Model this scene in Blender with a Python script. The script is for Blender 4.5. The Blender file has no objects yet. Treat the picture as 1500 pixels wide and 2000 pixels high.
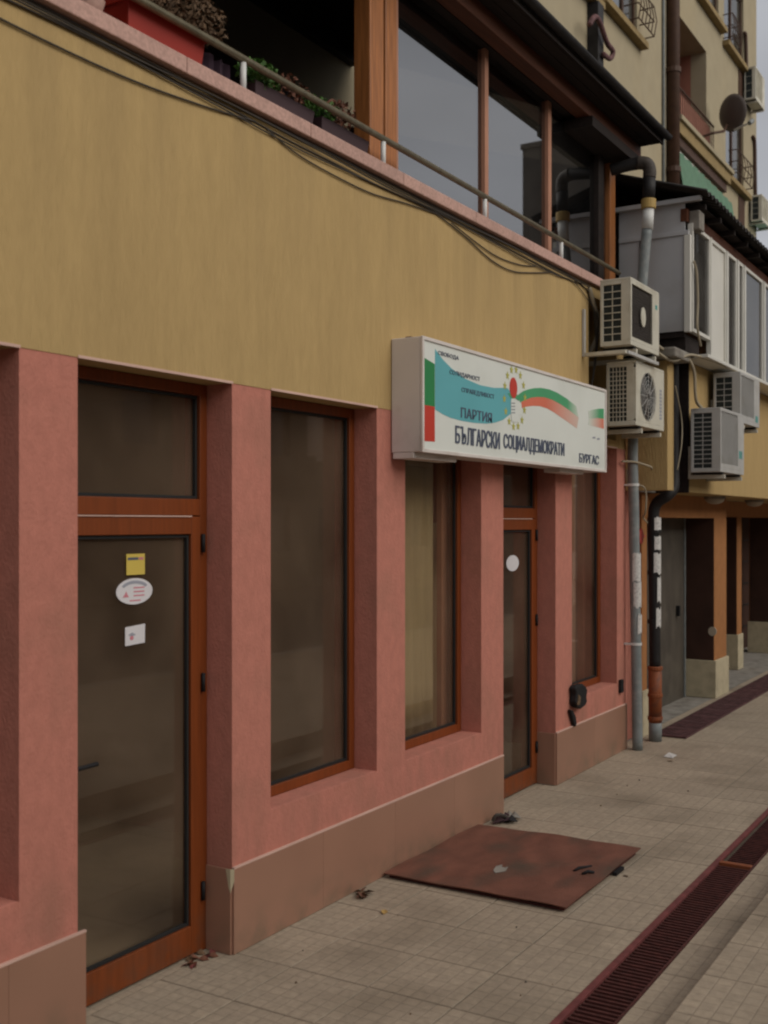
import bpy, bmesh, math, random
from mathutils import Vector, Matrix
random.seed(7)
SC = bpy.context.scene
COL = SC.collection
R = math.radians

# ------------------------------------------------------------------ camera
cam_d = bpy.data.cameras.new("camera")
cam = bpy.data.objects.new("camera", cam_d)
COL.objects.link(cam)
cam_d.sensor_fit = 'VERTICAL'
cam_d.sensor_height = 36.0
cam_d.lens = 39.06
cam_d.shift_y = 0.0105
cam_d.clip_end = 2000
cam_d.clip_start = 0.05
YAW = R(31.215)
cam.location = (0, -3.43, 2.1)
cam.rotation_euler = (R(90), 0, YAW - R(90))
SC.camera = cam
cam_d.dof.use_dof = True
cam_d.dof.focus_distance = 7.5
cam_d.dof.aperture_fstop = 2.8

# ------------------------------------------------------------------ world (overcast sky)
W = bpy.data.worlds.new("World")
SC.world = W
W.use_nodes = True
nt = W.node_tree
nt.nodes.clear()
out = nt.nodes.new('ShaderNodeOutputWorld')
bg = nt.nodes.new('ShaderNodeBackground')
sky = nt.nodes.new('ShaderNodeTexSky')
sky.sky_type = 'NISHITA'
sky.sun_disc = False
SUN_EL = R(33)
SUN_AZ = R(180)          # compass: 0 = +y, clockwise
sky.sun_elevation = SUN_EL
sky.sun_rotation = SUN_AZ
sky.air_density = 1.0
sky.dust_density = 3.0
hs = nt.nodes.new('ShaderNodeHueSaturation')
hs.inputs['Saturation'].default_value = 0.22
tc = nt.nodes.new('ShaderNodeTexCoord')
mp = nt.nodes.new('ShaderNodeMapping')
mp.inputs['Scale'].default_value = (1.0, 1.0, 2.6)
nz = nt.nodes.new('ShaderNodeTexNoise')
nz.inputs['Scale'].default_value = 2.2
nz.inputs['Detail'].default_value = 5
nz.inputs['Roughness'].default_value = 0.5
mr = nt.nodes.new('ShaderNodeMapRange')
mr.inputs['From Min'].default_value = 0.3
mr.inputs['From Max'].default_value = 0.7
mr.inputs['To Min'].default_value = 0.72
mr.inputs['To Max'].default_value = 1.12
mixg = nt.nodes.new('ShaderNodeMix')
mixg.data_type = 'RGBA'
mixg.inputs['Factor'].default_value = 0.6
mixg.inputs[7].default_value = (5.6, 5.7, 6.1, 1)     # even grey cloud layer
mul = nt.nodes.new('ShaderNodeVectorMath')
mul.operation = 'SCALE'
L = nt.links.new
L(sky.outputs[0], hs.inputs['Color'])
L(tc.outputs['Generated'], mp.inputs[0])
L(mp.outputs[0], nz.inputs['Vector'])
L(nz.outputs['Fac'], mr.inputs['Value'])
L(hs.outputs[0], mixg.inputs[6])
L(mixg.outputs[2], mul.inputs[0])
L(mr.outputs[0], mul.inputs['Scale'])
L(mul.outputs[0], bg.inputs['Color'])
bg.inputs['Strength'].default_value = 0.10
L(bg.outputs[0], out.inputs[0])

sd = bpy.data.lights.new("sun", 'SUN')
sd.energy = 1.75
sd.angle = R(60)
sd.color = (1.0, 0.93, 0.82)
sun = bpy.data.objects.new("sun", sd)
COL.objects.link(sun)
sdir = Vector((math.sin(SUN_AZ) * math.cos(SUN_EL), math.cos(SUN_AZ) * math.cos(SUN_EL), math.sin(SUN_EL)))
sun.rotation_euler = sdir.to_track_quat('Z', 'Y').to_euler()
sun.location = sdir * 30

SC.render.engine = 'CYCLES'
SC.view_settings.view_transform = 'Standard'
SC.view_settings.look = 'None'
SC.view_settings.gamma = 1
SC.view_settings.use_curve_mapping = False
SC.view_settings.exposure = -0.02
SC.cycles.filter_width = 2.2
SC.cycles.max_bounces = 8
SC.cycles.transparent_max_bounces = 12

# ------------------------------------------------------------------ materials
def srgb(r, g, b):
    f = lambda c: (c / 255 / 12.92) if c / 255 <= 0.04045 else ((c / 255 + 0.055) / 1.055) ** 2.4
    return (f(r), f(g), f(b))
MATS = {}
def mat(name, col, rough=0.8, metal=0.0, var=0.12, scale=3.0, bump=0.0, bscale=60.0, stretch=(1, 1, 1),
        dirt=None, dscale=1.2, damt=0.4, dstretch=(1, 1, 1), spec=0.3, objrand=0.0, local=False):
    m = bpy.data.materials.new(name)
    m.use_nodes = True
    n = m.node_tree
    b = n.nodes['Principled BSDF']
    b.inputs['Roughness'].default_value = rough
    b.inputs['Metallic'].default_value = metal
    b.inputs['Specular IOR Level'].default_value = spec
    if local:
        g = n.nodes.new('ShaderNodeTexCoord'); pos = g.outputs['Object']
    else:
        g = n.nodes.new('ShaderNodeNewGeometry'); pos = g.outputs['Position']
    def noise(sc, st, det=4):
        mp = n.nodes.new('ShaderNodeMapping'); mp.inputs['Scale'].default_value = st
        t = n.nodes.new('ShaderNodeTexNoise'); t.inputs['Scale'].default_value = sc; t.inputs['Detail'].default_value = det
        n.links.new(pos, mp.inputs[0]); n.links.new(mp.outputs[0], t.inputs['Vector'])
        return t.outputs['Fac']
    f = noise(scale, stretch)
    mx = n.nodes.new('ShaderNodeMapRange')
    mx.inputs['From Min'].default_value = 0.3; mx.inputs['From Max'].default_value = 0.7
    mx.inputs['To Min'].default_value = 1 - var; mx.inputs['To Max'].default_value = 1 + var
    n.links.new(f, mx.inputs['Value'])
    sc_ = n.nodes.new('ShaderNodeVectorMath'); sc_.operation = 'SCALE'
    sc_.inputs[0].default_value = col
    n.links.new(mx.outputs[0], sc_.inputs['Scale'])
    cur = sc_.outputs[0]
    if objrand:
        oi = n.nodes.new('ShaderNodeObjectInfo')
        r = n.nodes.new('ShaderNodeMapRange'); r.inputs['To Min'].default_value = 1 - objrand; r.inputs['To Max'].default_value = 1 + objrand
        n.links.new(oi.outputs['Random'], r.inputs['Value'])
        s2 = n.nodes.new('ShaderNodeVectorMath'); s2.operation = 'SCALE'
        n.links.new(cur, s2.inputs[0]); n.links.new(r.outputs[0], s2.inputs['Scale'])
        cur = s2.outputs[0]
    if dirt:
        d = noise(dscale, dstretch, 6)
        dr = n.nodes.new('ShaderNodeMapRange'); dr.inputs['From Min'].default_value = 0.5; dr.inputs['From Max'].default_value = 0.72
        dr.inputs['To Max'].default_value = damt
        n.links.new(d, dr.inputs['Value'])
        mm = n.nodes.new('ShaderNodeMix'); mm.data_type = 'RGBA'
        n.links.new(dr.outputs[0], mm.inputs['Factor'])
        n.links.new(cur, mm.inputs[6]); mm.inputs[7].default_value = (*dirt, 1)
        cur = mm.outputs[2]
    n.links.new(cur, b.inputs['Base Color'])
    if bump:
        f2 = noise(bscale, stretch, 3)
        bp = n.nodes.new('ShaderNodeBump'); bp.inputs['Strength'].default_value = bump; bp.inputs['Distance'].default_value = 0.01
        n.links.new(f2, bp.inputs['Height']); n.links.new(bp.outputs[0], b.inputs['Normal'])
    MATS[name] = m
    return m

mat('beige_stucco', (0.455, 0.318, 0.145), 0.92, var=0.05, scale=16, stretch=(1.3, 1.3, 0.22), bump=0.8, bscale=60,
    dirt=(0.22, 0.15, 0.07), dscale=1.1, damt=0.16, dstretch=(2.2, 1, 0.5), spec=0.1)
mat('pink_stucco', (0.49, 0.195, 0.147), 0.9, var=0.08, scale=22, stretch=(1, 1, 0.6), bump=0.45, bscale=85,
    dirt=(0.30, 0.155, 0.11), dscale=2.1, damt=0.42, spec=0.15)
mat('plinth_panel', (0.32, 0.17, 0.115), 0.38, var=0.05, scale=2, dirt=(0.25, 0.14, 0.09), dscale=1.2, damt=0.4, spec=0.45, objrand=0.04)
mat('bead', (0.60, 0.40, 0.33), 0.7)
mat('coping_stone', (0.47, 0.29, 0.24), 0.75, var=0.16, scale=60, dirt=(0.22, 0.14, 0.11), dscale=5, damt=0.35, objrand=0.06)
mat('orange_wood', (0.185, 0.042, 0.008), 0.45, var=0.15, scale=6, stretch=(8, 8, 0.5), spec=0.4)
mat('veranda_wood', (0.34, 0.125, 0.035), 0.5, var=0.25, scale=8, stretch=(8, 8, 0.5), spec=0.4)
mat('beam_wood', (0.085, 0.026, 0.010), 0.7, var=0.25, scale=5, stretch=(0.4, 6, 6))
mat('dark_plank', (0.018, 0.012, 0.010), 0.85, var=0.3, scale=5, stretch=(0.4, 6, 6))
mat('dark_gasket', (0.02, 0.02, 0.02), 0.6)
mat('roof_sheet', (0.030, 0.027, 0.025), 0.8, var=0.35, scale=4, spec=0.2)
mat('rail_metal', (0.20, 0.17, 0.11), 0.45, metal=0.6, var=0.2, scale=20)
mat('white_metal', (0.62, 0.62, 0.60), 0.5, var=0.06, scale=10)
mat('ac_white', (0.55, 0.52, 0.43), 0.5, var=0.06, scale=6, dirt=(0.30, 0.25, 0.17), dscale=5, damt=0.5)
mat('ac_grey', (0.44, 0.43, 0.41), 0.5, var=0.05, scale=6, dirt=(0.30, 0.27, 0.22), dscale=5, damt=0.4)
mat('ac_coil', (0.018, 0.024, 0.024), 0.5, var=0.4, scale=40)
mat('ac_dark', (0.05, 0.04, 0.033), 0.6, var=0.3, scale=30)
mat('grey_pipe', (0.20, 0.22, 0.22), 0.5, var=0.12, scale=10, dirt=(0.35, 0.34, 0.32), dscale=14, damt=0.5)
mat('black_pipe', (0.016, 0.014, 0.014), 0.6, var=0.3, scale=10)
mat('clay_pipe', (0.24, 0.07, 0.025), 0.6, var=0.2, scale=12, dirt=(0.08, 0.04, 0.03), dscale=12, damt=0.8)
mat('yellow_pipe', (0.40, 0.27, 0.09), 0.6)
mat('cable', (0.05, 0.042, 0.035), 0.7)
mat('cable_light', (0.32, 0.27, 0.19), 0.6)
mat('paper', (0.60, 0.58, 0.55), 0.8, var=0.12, scale=60, dirt=(0.25, 0.24, 0.25), dscale=45, damt=0.7)
mat('sign_white', (0.70, 0.72, 0.67), 0.35, var=0.03, scale=2, dirt=(0.50, 0.52, 0.45), dscale=1.5, damt=0.4)
mat('sign_case', (0.66, 0.60, 0.56), 0.45, var=0.04, scale=3, dirt=(0.40, 0.34, 0.28), dscale=4, damt=0.5)
mat('sign_green', (0.03, 0.22, 0.07), 0.4, var=0.05)
mat('sign_red', (0.52, 0.05, 0.03), 0.4, var=0.05)
mat('sign_orange', (0.66, 0.17, 0.10), 0.4, var=0.05)
mat('sign_lgreen', (0.075, 0.33, 0.15), 0.4, var=0.05)
mat('sign_blue', (0.125, 0.40, 0.44), 0.4, var=0.04)
mat('sign_text', (0.085, 0.10, 0.145), 0.5, var=0.05)
mat('sign_text_red', (0.38, 0.05, 0.05), 0.5)
mat('sign_yellow', (0.42, 0.40, 0.08), 0.5)
mat('sticker_yellow', (0.62, 0.47, 0.10), 0.5, var=0.05)
mat('sticker_white', (0.66, 0.64, 0.66), 0.5, var=0.05)
mat('sticker_grey', (0.30, 0.31, 0.36), 0.5)
mat('sticker_pink', (0.55, 0.20, 0.24), 0.5)
mat('red_plastic', (0.30, 0.025, 0.014), 0.5, var=0.1)
mat('dark_plastic', (0.06, 0.035, 0.04), 0.6)
mat('leaf_green', (0.06, 0.14, 0.025), 0.6, var=0.4, scale=30)
mat('leaf_red', (0.15, 0.06, 0.035), 0.7, var=0.4, scale=30)
mat('leaf_dry', (0.13, 0.08, 0.045), 0.8, var=0.5, scale=30)
mat('leaf_yellow', (0.42, 0.27, 0.09), 0.8)
mat('rubber_black', (0.012, 0.011, 0.012), 0.7)
mat('tile', (0.365, 0.297, 0.222), 0.82, var=0.12, scale=30, bump=0.15, bscale=120,
    dirt=(0.20, 0.16, 0.115), dscale=1.3, damt=0.75, objrand=0.055, spec=0.2)
mat('ground_dark', (0.15, 0.12, 0.09), 0.95, var=0.2, scale=20)
mat('asphalt', (0.055, 0.053, 0.05), 0.95, var=0.2, scale=30, bump=0.4, bscale=200)
mat('rust_plate', (0.165, 0.066, 0.043), 0.66, var=0.22, scale=5, stretch=(0.8, 1.6, 1), bump=0.3, bscale=60,
    dirt=(0.08, 0.055, 0.038), dscale=2.3, damt=1.0, dstretch=(0.8, 1.6, 1), spec=0.35)
mat('rust_iron', (0.075, 0.022, 0.018), 0.75, var=0.35, scale=25)
mat('red_iron', (0.16, 0.045, 0.042), 0.7, var=0.25, scale=15)
mat('drain_pit', (0.010, 0.007, 0.006), 0.95)
mat('maroon_iron', (0.115, 0.055, 0.055), 0.8, var=0.35, scale=12)
mat('tower_wall', (0.33, 0.28, 0.19), 0.92, var=0.05, scale=3, bump=0.3, bscale=40, dirt=(0.36, 0.28, 0.16), dscale=0.9, damt=0.3, dstretch=(1, 1, 0.4), spec=0.1)
mat('sill_ochre', (0.24, 0.17, 0.075), 0.85, var=0.15, scale=6)
mat('tower_pink', (0.27, 0.115, 0.08), 0.9, var=0.08, scale=5)
mat('orange_stucco', (0.36, 0.155, 0.055), 0.88, var=0.08, scale=9, bump=0.4, bscale=60)
mat('plinth_stone', (0.50, 0.43, 0.29), 0.85, var=0.08, scale=12, dirt=(0.3, 0.25, 0.17), dscale=7, damt=0.5)
mat('brown_frame', (0.06, 0.028, 0.015), 0.6, var=0.2, scale=8)
mat('pvc_white', (0.62, 0.60, 0.54), 0.4, var=0.04)
mat('sheet_grey', (0.42, 0.42, 0.43), 0.6, var=0.08, scale=2, dirt=(0.26, 0.24, 0.22), dscale=1.8, damt=0.6)
mat('door_metal', (0.085, 0.072, 0.058), 0.55, var=0.22, scale=5, stretch=(1, 1, 0.5), dirt=(0.15, 0.13, 0.10), dscale=3, damt=0.5)
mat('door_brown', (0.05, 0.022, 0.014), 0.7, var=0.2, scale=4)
mat('blind', (0.20, 0.13, 0.075), 0.8, var=0.06)
mat('curtain', (0.52, 0.42, 0.25), 0.95, var=0.10, scale=5, stretch=(4, 4, 0.4))
mat('curtain_reflection', (0.60, 0.62, 0.62), 0.95, var=0.06)
mat('room_wall', (0.47, 0.345, 0.255), 0.9, var=0.08, scale=1.4)
mat('room_floor', (0.30, 0.235, 0.165), 0.55, var=0.1, scale=3)
mat('room_board', (0.40, 0.20, 0.13), 0.8)
mat('concrete', (0.25, 0.23, 0.20), 0.9, var=0.2, scale=8, dirt=(0.12, 0.10, 0.08), dscale=5, damt=0.7)
mat('lamp_glass', (0.42, 0.36, 0.28), 0.4)
mat('awning_green', (0.095, 0.18, 0.115), 0.75, var=0.12, scale=6)
mat('teal', (0.10, 0.33, 0.30), 0.5)
mat('dish', (0.095, 0.075, 0.065), 0.55, var=0.1)
mat('opposite_wall', (0.23, 0.18, 0.13), 0.9, var=0.15, scale=0.6)
mat('opposite_dark', (0.10, 0.085, 0.07), 0.9, var=0.2, scale=0.5)
mat('opposite_glass', (0.03, 0.03, 0.035), 0.15, spec=0.6)
mat('dark_cloth', (0.05, 0.03, 0.045), 0.95, var=0.3, scale=10)

def z_dirt(m, za, zb, col, amt, st, sc=1.0):
    """grime that starts at height za and thins out towards zb, broken up by noise"""
    n = m.node_tree; b = n.nodes['Principled BSDF']
    g = n.nodes.new('ShaderNodeNewGeometry'); sp = n.nodes.new('ShaderNodeSeparateXYZ'); n.links.new(g.outputs['Position'], sp.inputs[0])
    h = n.nodes.new('ShaderNodeMapRange'); h.inputs['From Min'].default_value = za; h.inputs['From Max'].default_value = zb
    h.inputs['To Min'].default_value = 1; h.inputs['To Max'].default_value = 0
    n.links.new(sp.outputs[2], h.inputs['Value'])
    mp = n.nodes.new('ShaderNodeMapping'); mp.inputs['Scale'].default_value = st; n.links.new(g.outputs['Position'], mp.inputs[0])
    t = n.nodes.new('ShaderNodeTexNoise'); t.inputs['Scale'].default_value = sc; t.inputs['Detail'].default_value = 6; n.links.new(mp.outputs[0], t.inputs['Vector'])
    q = n.nodes.new('ShaderNodeMapRange'); q.inputs['From Min'].default_value = 0.42; q.inputs['From Max'].default_value = 0.68; q.inputs['To Max'].default_value = amt
    n.links.new(t.outputs['Fac'], q.inputs['Value'])
    mu = n.nodes.new('ShaderNodeMath'); mu.operation = 'MULTIPLY'; n.links.new(h.outputs[0], mu.inputs[0]); n.links.new(q.outputs[0], mu.inputs[1])
    mx = n.nodes.new('ShaderNodeMix'); mx.data_type = 'RGBA'
    old = b.inputs['Base Color'].links[0].from_socket
    n.links.new(mu.outputs[0], mx.inputs['Factor']); n.links.new(old, mx.inputs[6]); mx.inputs[7].default_value = (*col, 1)
    n.links.new(mx.outputs[2], b.inputs['Base Color'])
z_dirt(MATS['beige_stucco'], 4.15, 3.1, (0.24, 0.17, 0.09), 0.34, (6, 6, 0.35), 1.0)     # drip streaks under the coping
z_dirt(MATS['plinth_panel'], 0.0, 0.22, (0.16, 0.12, 0.08), 0.8, (3, 3, 3), 2.0)         # splash dirt at the foot
z_dirt(MATS['pink_stucco'], 0.40, 1.0, (0.27, 0.14, 0.10), 0.5, (4, 4, 1.2), 1.5)
z_dirt(MATS['orange_wood'], 0.0, 0.25, (0.10, 0.05, 0.03), 0.7, (5, 5, 5), 2.0)

def paving_grid(m, pitch):
    """shallow square relief of the pressed paving slabs"""
    n = m.node_tree
    b = n.nodes['Principled BSDF']
    tcn = n.nodes.new('ShaderNodeTexCoord')
    br = n.nodes.new('ShaderNodeTexBrick')
    br.offset = 0.0; br.squash = 1.0
    br.inputs['Scale'].default_value = 1.0
    br.inputs['Brick Width'].default_value = pitch
    br.inputs['Row Height'].default_value = pitch
    br.inputs['Mortar Size'].default_value = 0.0045
    br.inputs['Mortar Smooth'].default_value = 0.6
    n.links.new(tcn.outputs['Object'], br.inputs['Vector'])
    old = b.inputs['Base Color'].links[0].from_socket
    mr_ = n.nodes.new('ShaderNodeMapRange')
    mr_.inputs['To Min'].default_value = 1.0; mr_.inputs['To Max'].default_value = 0.86
    n.links.new(br.outputs['Fac'], mr_.inputs['Value'])
    s = n.nodes.new('ShaderNodeVectorMath'); s.operation = 'SCALE'
    n.links.new(old, s.inputs[0]); n.links.new(mr_.outputs[0], s.inputs['Scale'])
    br.inputs['Color1'].default_value = (0.95, 0.95, 0.95, 1); br.inputs['Color2'].default_value = (1.05, 1.045, 1.035, 1); br.inputs['Mortar'].default_value = (1, 1, 1, 1)
    oi = n.nodes.new('ShaderNodeObjectInfo'); off = n.nodes.new('ShaderNodeVectorMath'); off.operation = 'MULTIPLY_ADD'
    rd = n.nodes.new('ShaderNodeMath'); rd.operation = 'MULTIPLY'; rd.inputs[1].default_value = 97.0
    fl = n.nodes.new('ShaderNodeMath'); fl.operation = 'FLOOR'
    n.links.new(oi.outputs['Random'], rd.inputs[0]); n.links.new(rd.outputs[0], fl.inputs[0])
    n.links.new(fl.outputs[0], off.inputs[0]); off.inputs[1].default_value = (pitch * 3, pitch * 5, 0)
    n.links.new(tcn.outputs['Object'], off.inputs[2]); n.links.new(off.outputs[0], br.inputs['Vector'])
    m2 = n.nodes.new('ShaderNodeVectorMath'); m2.operation = 'MULTIPLY'
    n.links.new(s.outputs[0], m2.inputs[0]); n.links.new(br.outputs['Color'], m2.inputs[1])
    n.links.new(m2.outputs[0], b.inputs['Base Color'])
    bp = n.nodes.new('ShaderNodeBump'); bp.inputs['Strength'].default_value = 0.5; bp.inputs['Distance'].default_value = 0.004; bp.invert = True
    n.links.new(br.outputs['Fac'], bp.inputs['Height'])
    ob = b.inputs['Normal'].links[0].from_node
    n.links.new(bp.outputs[0], ob.inputs['Normal'])
paving_grid(MATS['tile'], 0.0705)

def glass(name, tint=(0.8, 0.8, 0.8), film=0.05, filmcol=(0.3, 0.26, 0.2), ior=1.5, rough=0.0, boost=0.0):
    m = bpy.data.materials.new(name)
    m.use_nodes = True
    n = m.node_tree
    n.nodes.clear()
    o = n.nodes.new('ShaderNodeOutputMaterial')
    t = n.nodes.new('ShaderNodeBsdfTransparent'); t.inputs[0].default_value = (*tint, 1)
    g = n.nodes.new('ShaderNodeBsdfGlossy'); g.inputs['Roughness'].default_value = rough
    fr = n.nodes.new('ShaderNodeFresnel'); fr.inputs['IOR'].default_value = ior
    gb = n.nodes.new('ShaderNodeNewGeometry'); io = n.nodes.new('ShaderNodeMapRange')
    io.inputs['To Min'].default_value = ior; io.inputs['To Max'].default_value = 1 / ior
    n.links.new(gb.outputs['Backfacing'], io.inputs['Value']); n.links.new(io.outputs[0], fr.inputs['IOR'])
    ad = n.nodes.new('ShaderNodeMath'); ad.operation = 'ADD'; ad.use_clamp = True
    ad.inputs[1].default_value = boost
    d = n.nodes.new('ShaderNodeBsdfDiffuse'); d.inputs[0].default_value = (*filmcol, 1)
    m1 = n.nodes.new('ShaderNodeMixShader'); m2 = n.nodes.new('ShaderNodeMixShader')
    ge = n.nodes.new('ShaderNodeNewGeometry')
    nz = n.nodes.new('ShaderNodeTexNoise'); nz.inputs['Scale'].default_value = 1.6; nz.inputs['Detail'].default_value = 6
    mr = n.nodes.new('ShaderNodeMapRange'); mr.inputs['From Min'].default_value = 0.3; mr.inputs['From Max'].default_value = 0.75
    mr.inputs['To Min'].default_value = film * 0.4; mr.inputs['To Max'].default_value = film * 2
    n.links.new(ge.outputs['Position'], nz.inputs['Vector']); n.links.new(nz.outputs['Fac'], mr.inputs['Value'])
    n.links.new(mr.outputs[0], m1.inputs[0])
    n.links.new(t.outputs[0], m1.inputs[1]); n.links.new(d.outputs[0], m1.inputs[2])
    n.links.new(fr.outputs[0], ad.inputs[0]); n.links.new(ad.outputs[0], m2.inputs[0])
    n.links.new(m1.outputs[0], m2.inputs[1]); n.links.new(g.outputs[0], m2.inputs[2])
    n.links.new(m2.outputs[0], o.inputs[0])
    MATS[name] = m
glass('shop_glass', (0.90, 0.88, 0.84), 0.075, (0.40, 0.285, 0.20))
glass('veranda_glass', (0.30, 0.30, 0.31), 0.02, (0.3, 0.3, 0.3), ior=1.6, boost=0.28)
glass('dull_glass', (0.5, 0.5, 0.5), 0.12, (0.3, 0.28, 0.25))

# ------------------------------------------------------------------ mesh helpers
class MB:
    def __init__(s):
        s.v = []; s.f = []
    def add(s, vs, fs):
        o = len(s.v); s.v += [tuple(v) for v in vs]; s.f += [tuple(i + o for i in f) for f in fs]
        return s
    def box(s, x0, x1, y0, y1, z0, z1):
        vs = [(x, y, z) for z in (z0, z1) for y in (y0, y1) for x in (x0, x1)]
        return s.add(vs, [(0, 2, 3, 1), (4, 5, 7, 6), (0, 1, 5, 4), (1, 3, 7, 5), (3, 2, 6, 7), (2, 0, 4, 6)])
    def obox(s, c, size, M):
        hx, hy, hz = [q / 2 for q in size]
        vs = [Vector(c) + M @ Vector((x, y, z)) for z in (-hz, hz) for y in (-hy, hy) for x in (-hx, hx)]
        return s.add(vs, [(0, 2, 3, 1), (4, 5, 7, 6), (0, 1, 5, 4), (1, 3, 7, 5), (3, 2, 6, 7), (2, 0, 4, 6)])
    def tube(s, pts, r, n=10, caps=True, r2=None):
        pts = [Vector(p) for p in pts]
        m = len(pts); o = len(s.v)
        up = Vector((0, 0, 1))
        prev = None
        for i, p in enumerate(pts):
            t = (pts[min(i + 1, m - 1)] - pts[max(i - 1, 0)]).normalized()
            a = up if abs(t.dot(up)) < 0.9 else Vector((0, 1, 0))
            if prev is not None:
                u = (prev - t * prev.dot(t)).normalized()
            else:
                u = t.cross(a).normalized()
            prev = u
            w = t.cross(u)
            rr = r if r2 is None else r + (r2 - r) * i / (m - 1)
            for k in range(n):
                an = 2 * math.pi * k / n
                s.v.append(tuple(p + (u * math.cos(an) + w * math.sin(an)) * rr))
        for i in range(m - 1):
            for k in range(n):
                a, b = o + i * n + k, o + i * n + (k + 1) % n
                s.f.append((a, b, b + n, a + n))
        if caps:
            s.f.append(tuple(o + k for k in range(n))[::-1])
            s.f.append(tuple(o + (m - 1) * n + k for k in range(n)))
        return s
    def prism(s, poly, axis, d0, d1):
        """poly in the plane normal to axis ('y' -> (x,z), 'x' -> (y,z), 'z' -> (x,y))"""
        def P(a, b, d):
            return {'y': (a, d, b), 'x': (d, a, b), 'z': (a, b, d)}[axis]
        n = len(poly)
        vs = [P(a, b, d0) for a, b in poly] + [P(a, b, d1) for a, b in poly]
        fs = [tuple(range(n)), tuple(range(n, 2 * n))[::-1]]
        for i in range(n):
            j = (i + 1) % n
            fs.append((i, i + n, j + n, j))
        return s.add(vs, fs)
    def grid_wall(s, x0, x1, z0, z1, y0, y1, holes):
        """slab between y0 and y1 with rectangular holes (hx0,hx1,hz0,hz1); only outside faces"""
        xs = sorted({x0, x1, *[q for h in holes for q in h[:2] if x0 < q < x1]})
        zs = sorted({z0, z1, *[q for h in holes for q in h[2:] if z0 < q < z1]})
        def solid(i, j):
            if i < 0 or j < 0 or i >= len(xs) - 1 or j >= len(zs) - 1: return False
            cx, cz = (xs[i] + xs[i + 1]) / 2, (zs[j] + zs[j + 1]) / 2
            return not any(h[0] < cx < h[1] and h[2] < cz < h[3] for h in holes)
        for i in range(len(xs) - 1):
            for j in range(len(zs) - 1):
                if not solid(i, j): continue
                a, b, c, d = xs[i], xs[i + 1], zs[j], zs[j + 1]
                s.add([(a, y0, c), (b, y0, c), (b, y0, d), (a, y0, d)], [(0, 1, 2, 3)])
                s.add([(a, y1, c), (b, y1, c), (b, y1, d), (a, y1, d)], [(3, 2, 1, 0)])
                if not solid(i - 1, j): s.add([(a, y0, c), (a, y1, c), (a, y1, d), (a, y0, d)], [(3, 2, 1, 0)])
                if not solid(i + 1, j): s.add([(b, y0, c), (b, y1, c), (b, y1, d), (b, y0, d)], [(0, 1, 2, 3)])
                if not solid(i, j - 1): s.add([(a, y0, c), (b, y0, c), (b, y1, c), (a, y1, c)], [(3, 2, 1, 0)])
                if not solid(i, j + 1): s.add([(a, y0, d), (b, y0, d), (b, y1, d), (a, y1, d)], [(0, 1, 2, 3)])
        return s
    def frame(s, x0, x1, z0, z1, y0, y1, w):
        """rectangular frame in the xz plane, butt jointed"""
        s.box(x0, x0 + w, y0, y1, z0, z1); s.box(x1 - w, x1, y0, y1, z0, z1)
        s.box(x0 + w, x1 - w, y0, y1, z0, z0 + w); s.box(x0 + w, x1 - w, y0, y1, z1 - w, z1)
        return s
    def mesh(s, name, m, smooth=False):
        me = bpy.data.meshes.new(name)
        me.from_pydata(s.v, [], s.f)
        bm = bmesh.new(); bm.from_mesh(me)
        bmesh.ops.recalc_face_normals(bm, faces=bm.faces)
        bm.to_mesh(me); bm.free()
        me.materials.append(MATS[m] if isinstance(m, str) else m)
        if smooth:
            for p in me.polygons: p.use_smooth = True
        return me
    def build(s, name, m, parent=None, bevel=0.0, smooth=False, seg=2):
        o = bpy.data.objects.new(name, s.mesh(name, m, smooth))
        COL.objects.link(o)
        if parent is not None:
            attach(o, parent)
        if bevel:
            b = o.modifiers.new('bevel', 'BEVEL'); b.width = bevel; b.segments = seg; b.limit_method = 'ANGLE'
            b.harden_normals = False
        return o

WORLDLOC = {}
def wloc(o):
    p = Vector(o.location)
    while o.parent is not None:
        p = p + o.matrix_parent_inverse.translation
        o = o.parent
        p = p + Vector(o.location)
    return p
def attach(o, parent):
    """parent without moving (all parents are unrotated when parts are attached)"""
    o.parent = parent
    o.matrix_parent_inverse = Matrix.Translation(-wloc(parent))
def tag(o, label=None, cat=None, group=None, kind=None):
    if label: o['label'] = label
    if cat: o['category'] = cat
    if group: o['group'] = group
    if kind: o['kind'] = kind
    return o
def thing(name, label, cat, loc=(0, 0, 0), group=None):
    o = bpy.data.objects.new(name, None)
    o.empty_display_size = 0.1
    COL.objects.link(o)
    o.location = loc
    return tag(o, label, cat, group)
def struct(name, mb, m, **k):
    return tag(mb.build(name, m, **k), kind='structure')
def kids(o):
    return [c for c in bpy.data.objects if c.parent == o]
def copy_tree(o, parent=None):
    c = o.copy(); COL.objects.link(c)
    if parent is not None: c.parent = parent
    for ch in kids(o):
        copy_tree(ch, c)
    return c
def share(name, me, loc, parent, rot=None):
    o = bpy.data.objects.new(name, me); COL.objects.link(o)
    o.location = loc
    if rot: o.rotation_euler = rot
    if parent is not None: attach(o, parent)
    return o

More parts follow.
